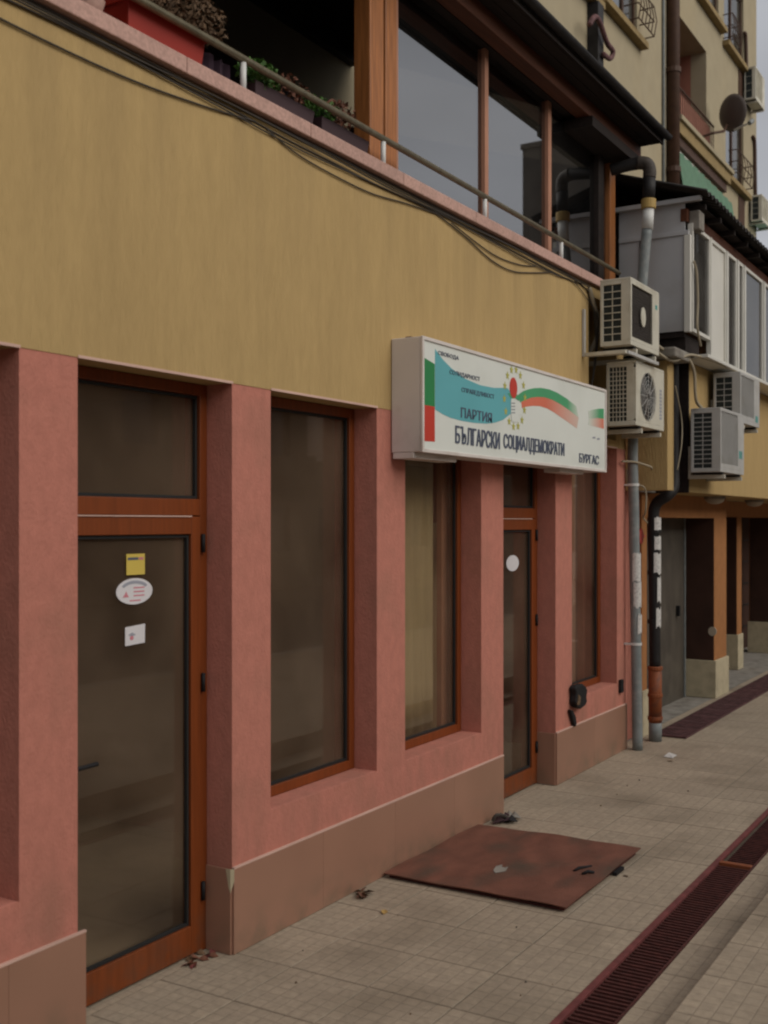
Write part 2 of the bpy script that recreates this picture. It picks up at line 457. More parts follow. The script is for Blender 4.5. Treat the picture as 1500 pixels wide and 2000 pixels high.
def text_mesh(name, body, x0, x1, z0, z1, y, m, parent, depth=0.001, bold=0.0):
    """raised lettering on a face that looks towards -y, fitted to x0..x1 and z0..z1"""
    c = bpy.data.curves.new(name, 'FONT')
    c.body = body
    c.extrude = depth
    c.resolution_u = 3
    tmp = bpy.data.objects.new(name + '_src', c)
    COL.objects.link(tmp)
    dg = bpy.context.evaluated_depsgraph_get()
    me = bpy.data.meshes.new_from_object(tmp.evaluated_get(dg))
    bpy.data.objects.remove(tmp)
    bpy.data.curves.remove(c)
    xs = [v.co.x for v in me.vertices]; ys = [v.co.y for v in me.vertices]
    ax, bx, ay, by = min(xs), max(xs), min(ys), max(ys)
    sx = (x1 - x0) / (bx - ax); sz = (z1 - z0) / (by - ay)
    for v in me.vertices:
        v.co = Vector((x0 + (v.co.x - ax) * sx, y - v.co.z, z0 + (v.co.y - ay) * sz))
    if bold:                                  # heavier strokes: a second strike of the same glyphs beside the first
        V = [tuple(v.co) for v in me.vertices]; F = [tuple(p.vertices) for p in me.polygons]; n0 = len(V)
        V2 = [(x + bold, y_ - 0.0004, z) for x, y_, z in V]
        me = bpy.data.meshes.new(name); me.from_pydata(V + V2, [], F + [tuple(i + n0 for i in f) for f in F])
    me.materials.clear(); me.materials.append(MATS[m])
    o = bpy.data.objects.new(name, me)
    COL.objects.link(o)
    if parent is not None: attach(o, parent)
    return o

def ellipse(cx, cz, a, b, n=28):
    return [(cx + a * math.cos(2 * math.pi * k / n), cz + b * math.sin(2 * math.pi * k / n)) for k in range(n)]

# ================================================================== SETTING: GROUND
struct('ground', MB().box(-60, 160, -80, 60, -0.6, -0.045), 'ground_dark')
road = struct('road', MB().box(-60, 160, -14, -6.4, -0.04, 0.0), 'asphalt')

P = 0.43
pv = bpy.data.objects.new('pavement', None); COL.objects.link(pv); tag(pv, kind='structure')
def tile_mesh(w, d, name):
    mb = MB(); h = 0.035; c = 0.003
    a, b = w / 2 - 0.0019, d / 2 - 0.0019
    vs = [(-a, -b, -h), (a, -b, -h), (a, b, -h), (-a, b, -h),
          (-a, -b, -c), (a, -b, -c), (a, b, -c), (-a, b, -c),
          (-a + c, -b + c, 0), (a - c, -b + c, 0), (a - c, b - c, 0), (-a + c, b - c, 0)]
    fs = [(0, 3, 2, 1)] + [(i, (i + 1) % 4, (i + 1) % 4 + 4, i + 4) for i in range(4)] + \
         [(i + 4, (i + 1) % 4 + 4, (i + 1) % 4 + 8, i + 8) for i in range(4)] + [(8, 9, 10, 11)]
    return mb.add(vs, fs).mesh(name, 'tile')
tm = tile_mesh(P, P, 'paving_slab')
X0T = 3.835 - 6 * P
for j in range(4):                          # slabs from the shop wall to the drain
    yc = -0.33 - P / 2 - (j - 1) * P        # joints at 0.10, -0.33, -0.76, -1.19, -1.62
    for i in range(0, 38):
        x = X0T + (i + 0.5) * P
        o = share('paving_slab', tm, (x, yc, random.uniform(-0.0015, 0.001)), pv,
                  (random.uniform(-.002, .002), random.uniform(-.002, .002), random.choice((0, math.pi / 2, math.pi))))
struct_base = MB().box(-60, 30, -1.615, 0.6, -0.6 + 0.004, -0.028)
b_ = struct_base.build('paving_bed', 'ground_dark', pv)
# slabs right beside the wall and inside the door recesses
for x0, x1 in ((3.24, 4.23), (7.33, 8.30)):
    MB().box(x0, x1, 0.102, 0.30, -0.03, -0.001).build('threshold_slab', 'tile', pv)
# far part of the same pavement, too small to pick apart
far = MB()
for j in range(4):
    for i in range(38, 70):
        x = X0T + (i + 0.5) * P; yc = -0.33 - P / 2 - (j - 1) * P
        far.box(x - P / 2 + .003, x + P / 2 - .003, yc - P / 2 + .003, yc + P / 2 - .003, -0.03, 0)
tag(far.build('paving_slabs_far', 'tile', pv), kind='stuff')
# beyond the drain: low gutter course, then the raised footway
gm = tile_mesh(P, 0.27, 'kerb_slab')
for i in range(0, 26):
    share('kerb_slab', gm, (X0T + 0.2 + i * P, -1.985, random.uniform(-0.0015, 0.001)), pv)
MB().box(-60, 30, -2.13, -1.845, -0.5, -0.029).build('kerb_bed', 'ground_dark', pv)
rf = bpy.data.objects.new('raised_footway', None); COL.objects.link(rf); tag(rf, kind='structure')
MB().box(-60, 30, -6.4, -2.122, -0.5, 0.115).build('footway_base', 'concrete', rf)
for j in range(9):
    for i in range(2, 20 if j < 6 else 10):
        share('paving_slab', tm, (X0T + 0.13 + (i + 0.5) * P, -2.118 - P / 2 - j * P, 0.149 + random.uniform(-0.0015, 0.001)), rf,
              (random.uniform(-.002, .002), random.uniform(-.002, .002), random.choice((0, math.pi))))
far = MB()
for j in range(9):
    for i in range(-12, 60):
        if 2 <= i < (20 if j < 6 else 10): continue
        x = X0T + 0.13 + (i + 0.5) * P; yc = -2.118 - P / 2 - j * P
        far.box(x - P / 2 + .003, x + P / 2 - .003, yc - P / 2 + .003, yc + P / 2 - .003, 0.116, 0.149)
tag(far.build('paving_slabs_far', 'tile', rf), kind='stuff')
# arcade floor of the neighbouring building
af = struct('arcade_floor', MB().box(10.0, 26, 0.102, 3.2, -0.03, -0.002), 'concrete')

# ================================================================== DRAIN WITH GRATE
dr = thing('drain_grate', 'long rust red slotted drain grate running along the pavement', 'drain grate', (5, -1.73, 0))
MB().box(0.5, 22, -1.842, -1.617, -0.30, -0.22).build('channel_floor', 'drain_pit', dr)
MB().box(0.5, 22, -1.850, -1.842, -0.30, -0.012).build('channel_side', 'drain_pit', dr)
MB().box(0.5, 22, -1.617, -1.6165, -0.30, -0.036).build('channel_side', 'drain_pit', dr)
MB().box(0.5, 22, -1.645, -1.612, -0.012, 0.006).build('edge_angle', 'red_iron', dr, bevel=0.002)
MB().box(0.5, 22, -1.850, -1.838, -0.012, 0.002).build('edge_angle', 'rust_iron', dr)
barm = MB().box(-0.0075, 0.0075, -0.095, 0.095, -0.022, 0).mesh('grate_bar', 'rust_iron')
nb_ = 0
for k in range(96):
    x = 3.1 + k * 0.040
    share('grate_bar', barm, (x, -1.742, -0.006), dr); nb_ += 1
MB().box(6.93, 6.975, -1.838, -1.645, -0.03, 0.008).build('cross_bar', 'clay_pipe', dr, bevel=0.003)
rest = MB()
for k in range(-60, 0):
    x = 3.1 + k * 0.040
    rest.box(x - .0075, x + .0075, -1.837, -1.647, -0.028, -0.006)
for k in range(0, 240):
    x = 7.02 + k * 0.040
    rest.box(x - .006, x + .006, -1.837, -1.647, -0.052, -0.030)
tag(rest.build('grate_bars_far', 'rust_iron', dr), kind='stuff')

d2 = thing('arcade_drain', 'maroon grating strip at the foot of the arcade', 'drain grate', (14, -0.18, 0))
g2m = MB().box(-0.205, 0.205, -0.165, 0.165, 0, 0.012)
for q in range(9):
    g2m.box(-0.2 + q * 0.05 - 0.011, -0.2 + q * 0.05 + 0.011, -0.16, 0.16, 0.012, 0.020)
g2me = g2m.mesh('grating_panel', 'maroon_iron')
for k in range(22):
    share('grating_panel', g2me, (10.95 + k * 0.43, -0.185, 0.003), d2)

# ================================================================== COVER PLATE
cp = thing('steel_cover', 'large rusty steel plate lying flat beside the shop wall', 'cover plate', (6.24, -0.6, 0))
pm = MB()
nx, ny = 14, 12
vs = []
for zt in (0, 1):
    for j in range(ny + 1):
        for i in range(nx + 1):
            x = 5.612 + 1.245 * i / nx; y = -1.175 + 1.145 * j / ny
            w = 0.004 * math.sin(i * 0.8 + j * 0.5) + 0.003 * math.sin(j * 1.3)
            vs.append((x, y, 0.027 + 0.006 * zt + max(-0.003, w) + 0.012 * (i / nx) * (1 - j / ny)))
N = (nx + 1) * (ny + 1); fs = []
for j in range(ny):
    for i in range(nx):
        a = j * (nx + 1) + i
        fs.append((a, a + nx + 1, a + nx + 2, a + 1)); fs.append((a + N, a + 1 + N, a + nx + 2 + N, a + nx + 1 + N))
bd = [i for i in range(nx + 1)] + [j * (nx + 1) + nx for j in range(1, ny + 1)] + [ny * (nx + 1) + i for i in range(nx - 1, -1, -1)] + [j * (nx + 1) for j in range(ny - 1, 0, -1)]
for k in range(len(bd)):
    a, b = bd[k], bd[(k + 1) % len(bd)]
    fs.append((a, b, b + N, a + N))
pm.add(vs, fs).build('plate', 'rust_plate', cp)
MB().frame(5.66, 6.81, -1.13, -0.08, 0.001, 0.0125, 0.03)
fr = MB()
fr.box(5.64, 6.83, -1.15, -1.12, 0.002, 0.022).box(5.64, 6.83, -0.08, -0.05, 0.002, 0.022)
fr.box(5.64, 5.67, -1.12, -0.08, 0.002, 0.014).box(6.80, 6.83, -1.12, -0.08, 0.002, 0.014)
fr.build('rim', 'rust_iron', cp)
MB().tube([(6.20, -0.985, 0.040), (6.235, -1.005, 0.054), (6.28, -1.02, 0.048), (6.33, -1.045, 0.044)], 0.008, 8).build('handle', 'rubber_black', cp, smooth=True)
MB().tube([(6.17, -1.05, 0.042), (6.20, -1.075, 0.054), (6.225, -1.10, 0.044)], 0.009, 8).build('hinge_pin', 'rubber_black', cp, smooth=True)
MB().prism([(5.93, -0.60), (5.99, -0.64), (6.07, -0.62), (6.12, -0.575), (6.05, -0.55), (5.97, -0.57)], 'z', 0.0385, 0.0405).build('worn_patch', 'concrete', cp)
MB().box(6.36, 6.50, -1.19, -1.165, 0.001, 0.02).build('rust_tab', 'rubber_black', cp)

# ================================================================== SHOP BUILDING
sb = thing('shop_building', 'two storey shop with pink pillars below and beige stucco above', 'building', (4, 0, 0))
W0 = (1.85, 2.94); D1 = (3.24, 4.235); W1 = (4.545, 5.579); W2 = (5.91, 6.967); D2 = (7.327, 8.306); W3 = (8.656, 9.754)
SILL = 0.635; LINT = 2.778
holes = [(*D1, -1, 9), (*D2, -1, 9)] + [(*w, SILL, 9) for w in (W0, W1, W2, W3)] + [(0.3, 1.5, SILL, 9)]
MB().grid_wall(-3, 9.99, 0.42, LINT, 0, 0.30, holes).build('lower_wall', 'pink_stucco', sb, bevel=0.006)
for a, b in ((-3, D1[0]), (D1[1], D2[0]), (D2[1], 9.99)):
    MB().box(a, b, 0.001, 0.30, 0.0, 0.42).build('plinth_core', 'pink_stucco', sb)
MB().grid_wall(-3, 9.99, LINT, 4.14, -0.003, 0.30, [(9.03, 9.735, LINT + 0.07, 4.05)]).build('upper_wall', 'beige_stucco', sb)
MB().box(9.0, 9.8, 0.28, 0.31, LINT, 4.1).build('niche_back', 'beige_stucco', sb)
MB().box(9.69, 9.99, 0.30, 3.2, 0, 4.14).build('end_wall', 'pink_stucco', sb)
for w in (W0, D1, W1, W2, D2, W3):
    MB().box(w[0] - 0.002, w[1] + 0.002, -0.0065, -0.0032, LINT - 0.003, LINT + 0.009).build('corner_bead', 'bead', sb)
# plinth panels, each one a slab
def plinth_run(x0, x1, first=None):
    x = x0
    n = max(1, round((x1 - x0) / 0.85)); w = (x1 - x0) / n
    for k in range(n):
        MB().box(x0 + k * w + .0006, x0 + (k + 1) * w - .0006, -0.013, 0.0, 0.002, 0.416).build('plinth_panel', 'plinth_panel', sb, bevel=0.001)
plinth_run(-3, 2.88); plinth_run(2.88, 3.275); plinth_run(4.235, 7.31); plinth_run(8.306, 9.99)
for a, b in ((-3, 3.275), (4.235, 7.31), (8.306, 9.99)):
    MB().box(a, b, -0.015, 0.0, 0.4165, 0.4255).build('plinth_bead', 'bead', sb)
for x, s_ in ((D1[0], 1), (D1[1], -1), (D2[0], 1), (D2[1], -1)):
    MB().box(min(x, x + s_ * 0.012), max(x, x + s_ * 0.012), 0.0005, 0.155, 0.002, 0.416).build('plinth_return', 'plinth_panel', sb, bevel=0.0015)
MB().add([(4.2225, 0.000, 0.418), (4.2225, 0.030, 0.418), (4.2225, 0.012, 0.33), (4.2225, 0.0, 0.30), (4.236, -0.0135, 0.4185), (4.236, -0.0135, 0.36)], [(0, 1, 2, 3), (0, 3, 5, 4)]).build('chipped_edge', 'plinth_stone', sb)
MB().box(9.99, 10.003, -0.013, 0.3, 0.002, 0.416).build('plinth_return', 'plinth_panel', sb)
# coping stones
cx = -3.0
while cx < 9.6:
    e = min(cx + 0.98, 9.62)
    MB().box(cx + .0015, e - .0015, -0.045, 0.27, 4.145, 4.222).build('coping_stone', 'coping_stone', sb, bevel=0.006)
    cx = e
MB().box(-3, 9.99, 0.30, 3.29, 3.85, 4.12).build('terrace_slab', 'concrete', sb)

# windows and doors of the shop
YF0, YF1 = 0.155, 0.215
def pane(x0, x1, z0, z1, y, parent, m='shop_glass'):
    return MB().box(x0, x1, y, y + 0.006, z0, z1).build('pane', m, parent)
def shop_window(x0, x1, label=None):
    fr = MB().frame(x0 + .002, x1 - .002, SILL + 0.002, LINT - 0.002, YF0, YF1, 0.055).build('window', 'orange_wood', sb, bevel=0.003)
    if label: fr['label'] = label
    pane(x0 + 0.05, x1 - 0.05, SILL + 0.05, LINT - 0.05, 0.19, fr)
    MB().frame(x0 + .057, x1 - .057, SILL + 0.057, LINT - 0.057, 0.172, 0.188, 0.014).build('gasket', 'dark_gasket', fr)
    MB().box(x0 + .001, x1 - .001, 0.004, 0.154, SILL - 0.02, SILL + 0.003).build('sill', 'pink_stucco', fr, bevel=0.003)
    return fr
for w in (W0, W1, W2, W3):
    shop_window(*w)
shop_window(0.3, 1.5)
def shop_door(x0, x1, hinges, label):
    fr = MB()
    fr.box(x0 + .002, x0 + .055, YF0, YF1, 0.003, LINT - .002); fr.box(x1 - .055, x1 - .002, YF0, YF1, 0.003, LINT - .002)
    fr.box(x0 + .055, x1 - .055, YF0, YF1, LINT - .057, LINT - .002); fr.box(x0 + .055, x1 - .055, YF0, YF1, 2.135, 2.215)
    d = fr.build('door', 'orange_wood', sb, bevel=0.003); d['label'] = label
    pane(x0 + .05, x1 - .05, 2.21, LINT - .05, 0.19, d)
    MB().frame(x0 + .057, x1 - .057, 2.217, LINT - .059, 0.172, 0.188, 0.014).build('gasket', 'dark_gasket', d)
    lf = MB().box(x0 + .058, x0 + .125, 0.150, 0.205, 0.012, 2.13).box(x1 - .125, x1 - .058, 0.150, 0.205, 0.012, 2.13)
    lf.box(x0 + .125, x1 - .125, 0.150, 0.205, 0.012, 0.15).box(x0 + .125, x1 - .125, 0.150, 0.205, 2.045, 2.13)
    lf.build('door_leaf', 'orange_wood', d, bevel=0.003)
    pane(x0 + .12, x1 - .12, 0.145, 2.05, 0.183, d)
    MB().frame(x0 + .127, x1 - .127, 0.152, 2.043, 0.164, 0.181, 0.014).build('gasket', 'dark_gasket', d)
    MB().box(x0 + .125, x1 - .125, 0.144, 0.151, 2.128, 2.134).build('drip_rail', 'bead', d)
    for z in hinges:
        MB().tube([(x1 - .045, 0.142, z - 0.045), (x1 - .045, 0.142, z + 0.045)], 0.010, 8).build('hinge', 'rubber_black', d, smooth=True)
    return d
dA = shop_door(*D1, (2.0, 1.32, 0.30), 'nearest glazed door with three stickers on its pane')
dB = shop_door(*D2, (2.0, 1.32, 0.30), 'glazed door under the illuminated sign')
for d, x0 in ((dA, D1[0]), (dB, D2[0])):
    h = MB().box(x0 + .080, x0 + .108, 0.142, 0.15, 0.92, 1.14)
    h.tube([(x0 + .094, 0.145, 1.06), (x0 + .094, 0.105, 1.06), (x0 + .13, 0.098, 1.062), (x0 + .205, 0.098, 1.064)], 0.010, 8)
    h.build('handle', 'rubber_black', d)
# rooms behind the glass
rm = MB()
rm.box(-3, 9.69, 4.6, 4.7, 0, 3.0); rm.box(5.70, 5.78, 0.30, 4.6, 0, 3.0); rm.box(-3.1, -3, 0.3, 4.7, 0, 3.0)
rm.box(6.99, 7.07, 0.62, 4.6, 0, 3.0)
rm.build('room_wall', 'room_wall', sb)
MB().box(-3, 9.69, 0.30, 4.6, -0.04, 0.004).build('room_floor', 'room_floor', sb)
MB().box(-3, 9.69, 0.30, 4.7, 2.95, 3.0).build('room_ceiling', 'room_wall', sb)
MB().box(3.4, 5.65, 4.56, 4.6, 0.0, 0.12).build('skirting', 'room_board', sb)

def curtain(x0, x1, z0, z1, y, amp, waves, m, label, taper=0.0, name='curtain'):
    mb = MB(); n = waves * 8; vs = []; rows = 6
    for r in range(rows + 1):
        t = r / rows; z = z1 + (z0 - z1) * t
        sh = 1 - taper * math.sin(math.pi * min(1, t * 0.8))
        for i in range(n + 1):
            u = i / n
            x = x0 + (x1 - x0) * (0.5 + (u - 0.5) * sh)
            vs.append((x, y + amp * math.sin(u * waves * 2 * math.pi + 0.3 * math.sin(3 * t)) * (0.6 + 0.4 * t), z))
    fs = [(r * (n + 1) + i, r * (n + 1) + i + 1, (r + 1) * (n + 1) + i + 1, (r + 1) * (n + 1) + i) for r in range(rows) for i in range(n)]
    o = mb.add(vs, fs).build(name, m, None, smooth=True)
    so = o.modifiers.new('solid', 'SOLIDIFY'); so.thickness = 0.004
    tag(o, label, 'curtain')
    return o
curtain(5.95, 6.82, 0.66, 2.6, 0.30, 0.012, 6, 'curtain', 'pale yellow curtain hanging behind the middle window under the sign')
curtain(8.70, 9.12, 0.64, 2.7, 0.30, 0.03, 5, 'curtain', 'narrow gathered beige curtain in the last pink framed window', 0.25)
curtain(7.62, 7.92, 0.1, 2.1, 0.75, 0.03, 4, 'curtain', 'beige curtain hanging inside the second glazed door')
bd_ = MB().box(6.85, 6.93, 0.25, 0.29, 0.64, 2.76).build('board', 'room_board'); tag(bd_, 'upright brown board standing behind the curtained window', 'board')
bd2 = MB().box(9.16, 9.40, 0.26, 0.30, 0.64, 2.76).build('board', 'room_board'); tag(bd2, 'brown board leaning behind the last pink framed window', 'board')

# ================================================================== STICKERS
yS = 0.176
s1 = thing('sticker', 'square yellow sticker high on the nearest glass door', 'sticker', (3.76, yS, 1.9))
MB().box(3.700, 3.818, yS, yS + .002, 1.862, 1.958).build('paper', 'sticker_yellow', s1)
MB().box(3.708, 3.775, yS - .001, yS - .0002, 1.930, 1.942).build('print', 'sign_text', s1)
MB().box(3.780, 3.808, yS - .001, yS - .0002, 1.930, 1.942).build('print', 'sticker_pink', s1)
s2 = thing('sticker', 'oval white sticker in the middle of the nearest glass door', 'sticker', (3.75, yS, 1.78))
MB().prism(ellipse(3.752, 1.787, 0.117, 0.060), 'y', yS, yS + .002).build('paper', 'sticker_white', s2)
arc = [(3.752 + 0.095 * math.cos(R(a)), 1.790 + 0.046 * math.sin(R(a))) for a in range(30, 151, 10)]
arc2 = [(3.752 + 0.080 * math.cos(R(a)), 1.788 + 0.034 * math.sin(R(a))) for a in range(150, 29, -10)]
MB().prism(arc + arc2, 'y', yS - .001, yS - .0002).build('print', 'sticker_grey', s2)
MB().prism([(3.675, 1.762), (3.715, 1.762), (3.705, 1.775), (3.697, 1.790), (3.688, 1.775)], 'y', yS - .001, yS - .0002).build('emblem', 'sticker_pink', s2)
for q in range(3):
    MB().box(3.745, 3.815, yS - .001, yS - .0002, 1.800 - q * 0.018, 1.806 - q * 0.018).build('print', 'sticker_pink', s2)
MB().box(3.72, 3.79, yS - .001, yS - .0002, 1.742, 1.748).build('print', 'sticker_pink', s2)
s3 = thing('sticker', 'slightly tilted square white sticker lowest on the nearest glass door', 'sticker', (3.75, yS, 1.58))
MB().prism([(3.692, 1.541), (3.818, 1.547), (3.820, 1.634), (3.692, 1.626)], 'y', yS, yS + .002).build('paper', 'sticker_white', s3)
MB().prism([(3.710, 1.590), (3.735, 1.600), (3.760, 1.588), (3.742, 1.583), (3.735, 1.568), (3.728, 1.583)], 'y', yS - .001, yS - .0002).build('emblem', 'sticker_grey', s3)
MB().prism(ellipse(3.733, 1.575, 0.012, 0.010, 12), 'y', yS - .0012, yS - .0003).build('emblem', 'sticker_pink', s3)
s4 = MB().prism(ellipse(7.873, 1.787, 0.115, 0.062), 'y', yS, yS + .002).build('sticker', 'sticker_white')
tag(s4, 'round white sticker on the glass door beneath the sign', 'sticker')

# ================================================================== SIGN
SG = thing('light_box_sign', 'long white party sign box with a green and red ribbon and cyrillic lettering', 'sign', (7.3, -0.1, 2.52))
sx0, sx1, sz0, sz1 = 5.735, 8.866, 2.520, 3.205
MB().box(sx0, sx1, -0.205, -0.006, sz0, sz1).build('case', 'sign_case', SG, bevel=0.006)
fy = -0.215
MB().box(sx0 + .01, sx1 - .01, fy, -0.2052, sz0 + .01, sz1 - .01).build('face_panel', 'sign_white', SG)
MB().frame(sx0 - .002, sx1 + .002, sz0 - .002, sz1 + .002, -0.224, -0.2054, 0.022).build('rim', 'sign_case', SG, bevel=0.003)
MB().box(sx0 - .002, sx0 + 0.55, -0.16, -0.02, sz0 - 0.035, sz0 - .001).build('lower_bracket', 'sign_case', SG)
MB().box(8.0, 8.5, -0.16, -0.03, sz0 - 0.03, sz0 - .001).build('lower_bracket', 'sign_case', SG)
MB().box(sx0 + .04, sx0 + .12, -0.12, -0.08, sz1 + .001, sz1 + .012).build('latch', 'rust_iron', SG)
def deco(name, poly, m, k=1):
    return MB().prism(poly, 'y', fy - 0.0012 * k, fy - 0.0012 * (k - 1) - 0.0002).build(name, m, SG)
deco('green_bar', [(5.765, 3.080), (5.895, 3.058), (5.895, 2.8005), (5.765, 2.8005)], 'sign_green')
deco('red_bar', [(5.765, 2.8), (5.895, 2.8), (5.897, 2.589), (5.765, 2.585)], 'sign_red')
deco('blue_swoosh', [(5.899, 3.150), (5.935, 3.130), (6.000, 3.098), (6.106, 3.060), (6.281, 3.016), (6.51, 2.996), (6.72, 3.000), (6.93, 3.022), (7.0, 2.99),
                     (6.985, 2.849), (6.860, 2.797), (6.73, 2.768), (6.605, 2.752), (6.416, 2.743), (6.24, 2.743), (6.10, 2.750), (6.0, 2.763), (5.899, 2.785)], 'sign_blue')
deco('green_ribbon', [(7.114, 2.995), (7.2, 3.028), (7.279, 3.047), (7.39, 3.068), (7.509, 3.082), (7.66, 3.087), (7.812, 3.078), (8.0, 3.052), (8.203, 3.010),
                      (8.254, 2.926), (8.05, 2.968), (7.875, 2.997), (7.72, 3.015), (7.568, 3.019), (7.45, 3.010), (7.335, 2.994), (7.22, 2.966), (7.141, 2.941)], 'sign_lgreen')
deco('orange_ribbon', [(7.160, 2.9455), (7.22, 2.9655), (7.335, 2.9935), (7.45, 3.0095), (7.568, 3.0185), (7.72, 3.0145), (7.875, 2.9965), (8.05, 2.9675), (8.254, 2.9255),
                       (8.215, 2.838), (8.05, 2.870), (7.875, 2.902), (7.75, 2.925), (7.628, 2.942), (7.49, 2.947), (7.364, 2.938), (7.25, 2.922), (7.175, 2.905)], 'sign_orange')
deco('green_patch', [(8.46, 2.995), (8.60, 3.02), (8.70, 3.035), (8.82, 3.045), (8.82, 2.962), (8.66, 2.955), (8.48, 2.935)], 'sign_lgreen')
deco('orange_patch', [(8.48, 2.934), (8.66, 2.954), (8.82, 2.961), (8.82, 2.878), (8.62, 2.882), (8.46, 2.885)], 'sign_orange')
def fade(m, x0, x1, white):
    """printed ribbon that fades to white along x"""
    m = m.copy(); n = m.node_tree; b = n.nodes['Principled BSDF']
    g = n.nodes.new('ShaderNodeNewGeometry'); sp = n.nodes.new('ShaderNodeSeparateXYZ')
    mr = n.nodes.new('ShaderNodeMapRange'); mr.inputs['From Min'].default_value = x0; mr.inputs['From Max'].default_value = x1
    mx = n.nodes.new('ShaderNodeMix'); mx.data_type = 'RGBA'
    old = b.inputs['Base Color'].links[0].from_socket
    n.links.new(g.outputs['Position'], sp.inputs[0]); n.links.new(sp.outputs[0], mr.inputs['Value'])
    n.links.new(mr.outputs[0], mx.inputs['Factor']); n.links.new(old, mx.inputs[6]); mx.inputs[7].default_value = (*white, 1)
    n.links.new(mx.outputs[2], b.inputs['Base Color'])
    return m
WH = (0.63, 0.66, 0.58)
for o in kids(SG):
    if o.name.startswith('green_ribbon'): o.data.materials[0] = fade(MATS['sign_lgreen'], 8.02, 8.27, WH)
    if o.name.startswith('orange_ribbon'): o.data.materials[0] = fade(MATS['sign_orange'], 7.6, 8.6, WH)
    if o.name.startswith('green_patch'): o.data.materials[0] = fade(MATS['sign_lgreen'], 8.72, 8.46, WH)
    if o.name.startswith('orange_patch'): o.data.materials[0] = fade(MATS['sign_orange'], 8.82, 8.48, WH)
for k in range(14):                       # ring of small yellow stars
    a = 2 * math.pi * k / 14 + 0.1
    cx, cz = 7.052 + 0.172 * math.cos(a), 2.963 + 0.20 * math.sin(a)
    star = [(cx + (0.031 if q % 2 == 0 else 0.014) * math.sin(q * math.pi / 5), cz + (0.031 if q % 2 == 0 else 0.014) * math.cos(q * math.pi / 5)) for q in range(10)]
    deco('star', star, 'sign_yellow', 2)
deco('leaf', [(6.935, 2.985), (6.99, 2.955), (7.05, 2.965), (7.12, 2.95), (7.145, 2.99), (7.10, 2.99), (7.04, 2.995), (6.98, 2.99)], 'sign_lgreen', 2)
deco('rose_bud', ellipse(7.027, 3.032, 0.062, 0.072), 'sign_red', 3)
deco('hand', [(6.985, 2.94), (7.03, 2.955), (7.065, 2.94), (7.09, 2.915), (7.16, 2.900), (7.165, 2.86), (7.11, 2.85), (7.10, 2.80), (7.0, 2.795), (6.985, 2.86)], 'sign_white', 3)
for q in range(4):
    deco('finger_line', [(6.99, 2.925 - q * 0.022), (7.05, 2.930 - q * 0.022), (7.05, 2.925 - q * 0.022), (6.99, 2.920 - q * 0.022)], 'sign_text', 4)
text_mesh('lettering', 'СВОБОДА', 5.935, 6.205, 3.116, 3.145, fy - 0.003, 'sign_text', SG)
text_mesh('lettering', 'СОЛИДАРНОСТ', 6.085, 6.505, 3.015, 3.048, fy - 0.003, 'sign_text', SG)
text_mesh('lettering', 'СПРАВЕДЛИВОСТ', 6.245, 6.720, 2.920, 2.955, fy - 0.003, 'sign_text', SG)
text_mesh('lettering', 'ПАРТИЯ', 6.236, 6.680, 2.764, 2.828, fy - 0.003, 'sign_text', SG, bold=0.004)
text_mesh('lettering', 'Б', 6.160, 6.217, 2.598, 2.708, fy - 0.003, 'sign_text', SG, bold=0.008)
deco('letter_serif', [(6.228, 2.694), (6.262, 2.694), (6.262, 2.708), (6.228, 2.708)], 'sign_text', 3)
text_mesh('lettering', 'Ь', 6.250, 6.303, 2.598, 2.708, fy - 0.003, 'sign_text', SG, bold=0.008)
text_mesh('lettering', 'ЛГАРСКИ', 6.318, 6.800, 2.594, 2.708, fy - 0.003, 'sign_text', SG, bold=0.008)
text_mesh('lettering', 'СОЦИАЛДЕМОКРАТИ', 6.865, 7.945, 2.588, 2.706, fy - 0.003, 'sign_text', SG, bold=0.009)
text_mesh('lettering', 'БУРГАС', 8.262, 8.690, 2.574, 2.648, fy - 0.003, 'sign_text', SG, bold=0.008)
for q in range(2):
    deco('small_mark', [(8.56 + q * 0.10, 2.795 - q * 0.004), (8.62 + q * 0.10, 2.800 - q * 0.004), (8.62 + q * 0.10, 2.785 - q * 0.004), (8.56 + q * 0.10, 2.782 - q * 0.004)], 'sticker_grey', 2)

# ================================================================== RAILING AND TERRACE
rl = thing('terrace_railing', 'dark metal handrail on short white posts along the coping', 'railing', (5, 0.03, 4.22))
MB().tube([(-3, 0.03, 4.405), (2, 0.03, 4.405), (9.9, 0.03, 4.405)], 0.019, 12).build('handrail', 'rail_metal', rl, smooth=True)
for x in (0.3, 1.66, 3.02, 4.36, 5.70, 7.085, 8.50):
    p = MB().tube([(x, 0.03, 4.222), (x, 0.03, 4.385)], 0.016, 10).build('post', 'white_metal', rl, smooth=True)
    MB().tube([(x, 0.03, 4.222), (x, 0.03, 4.230)], 0.034, 12).build('base_flange', 'white_metal', p)

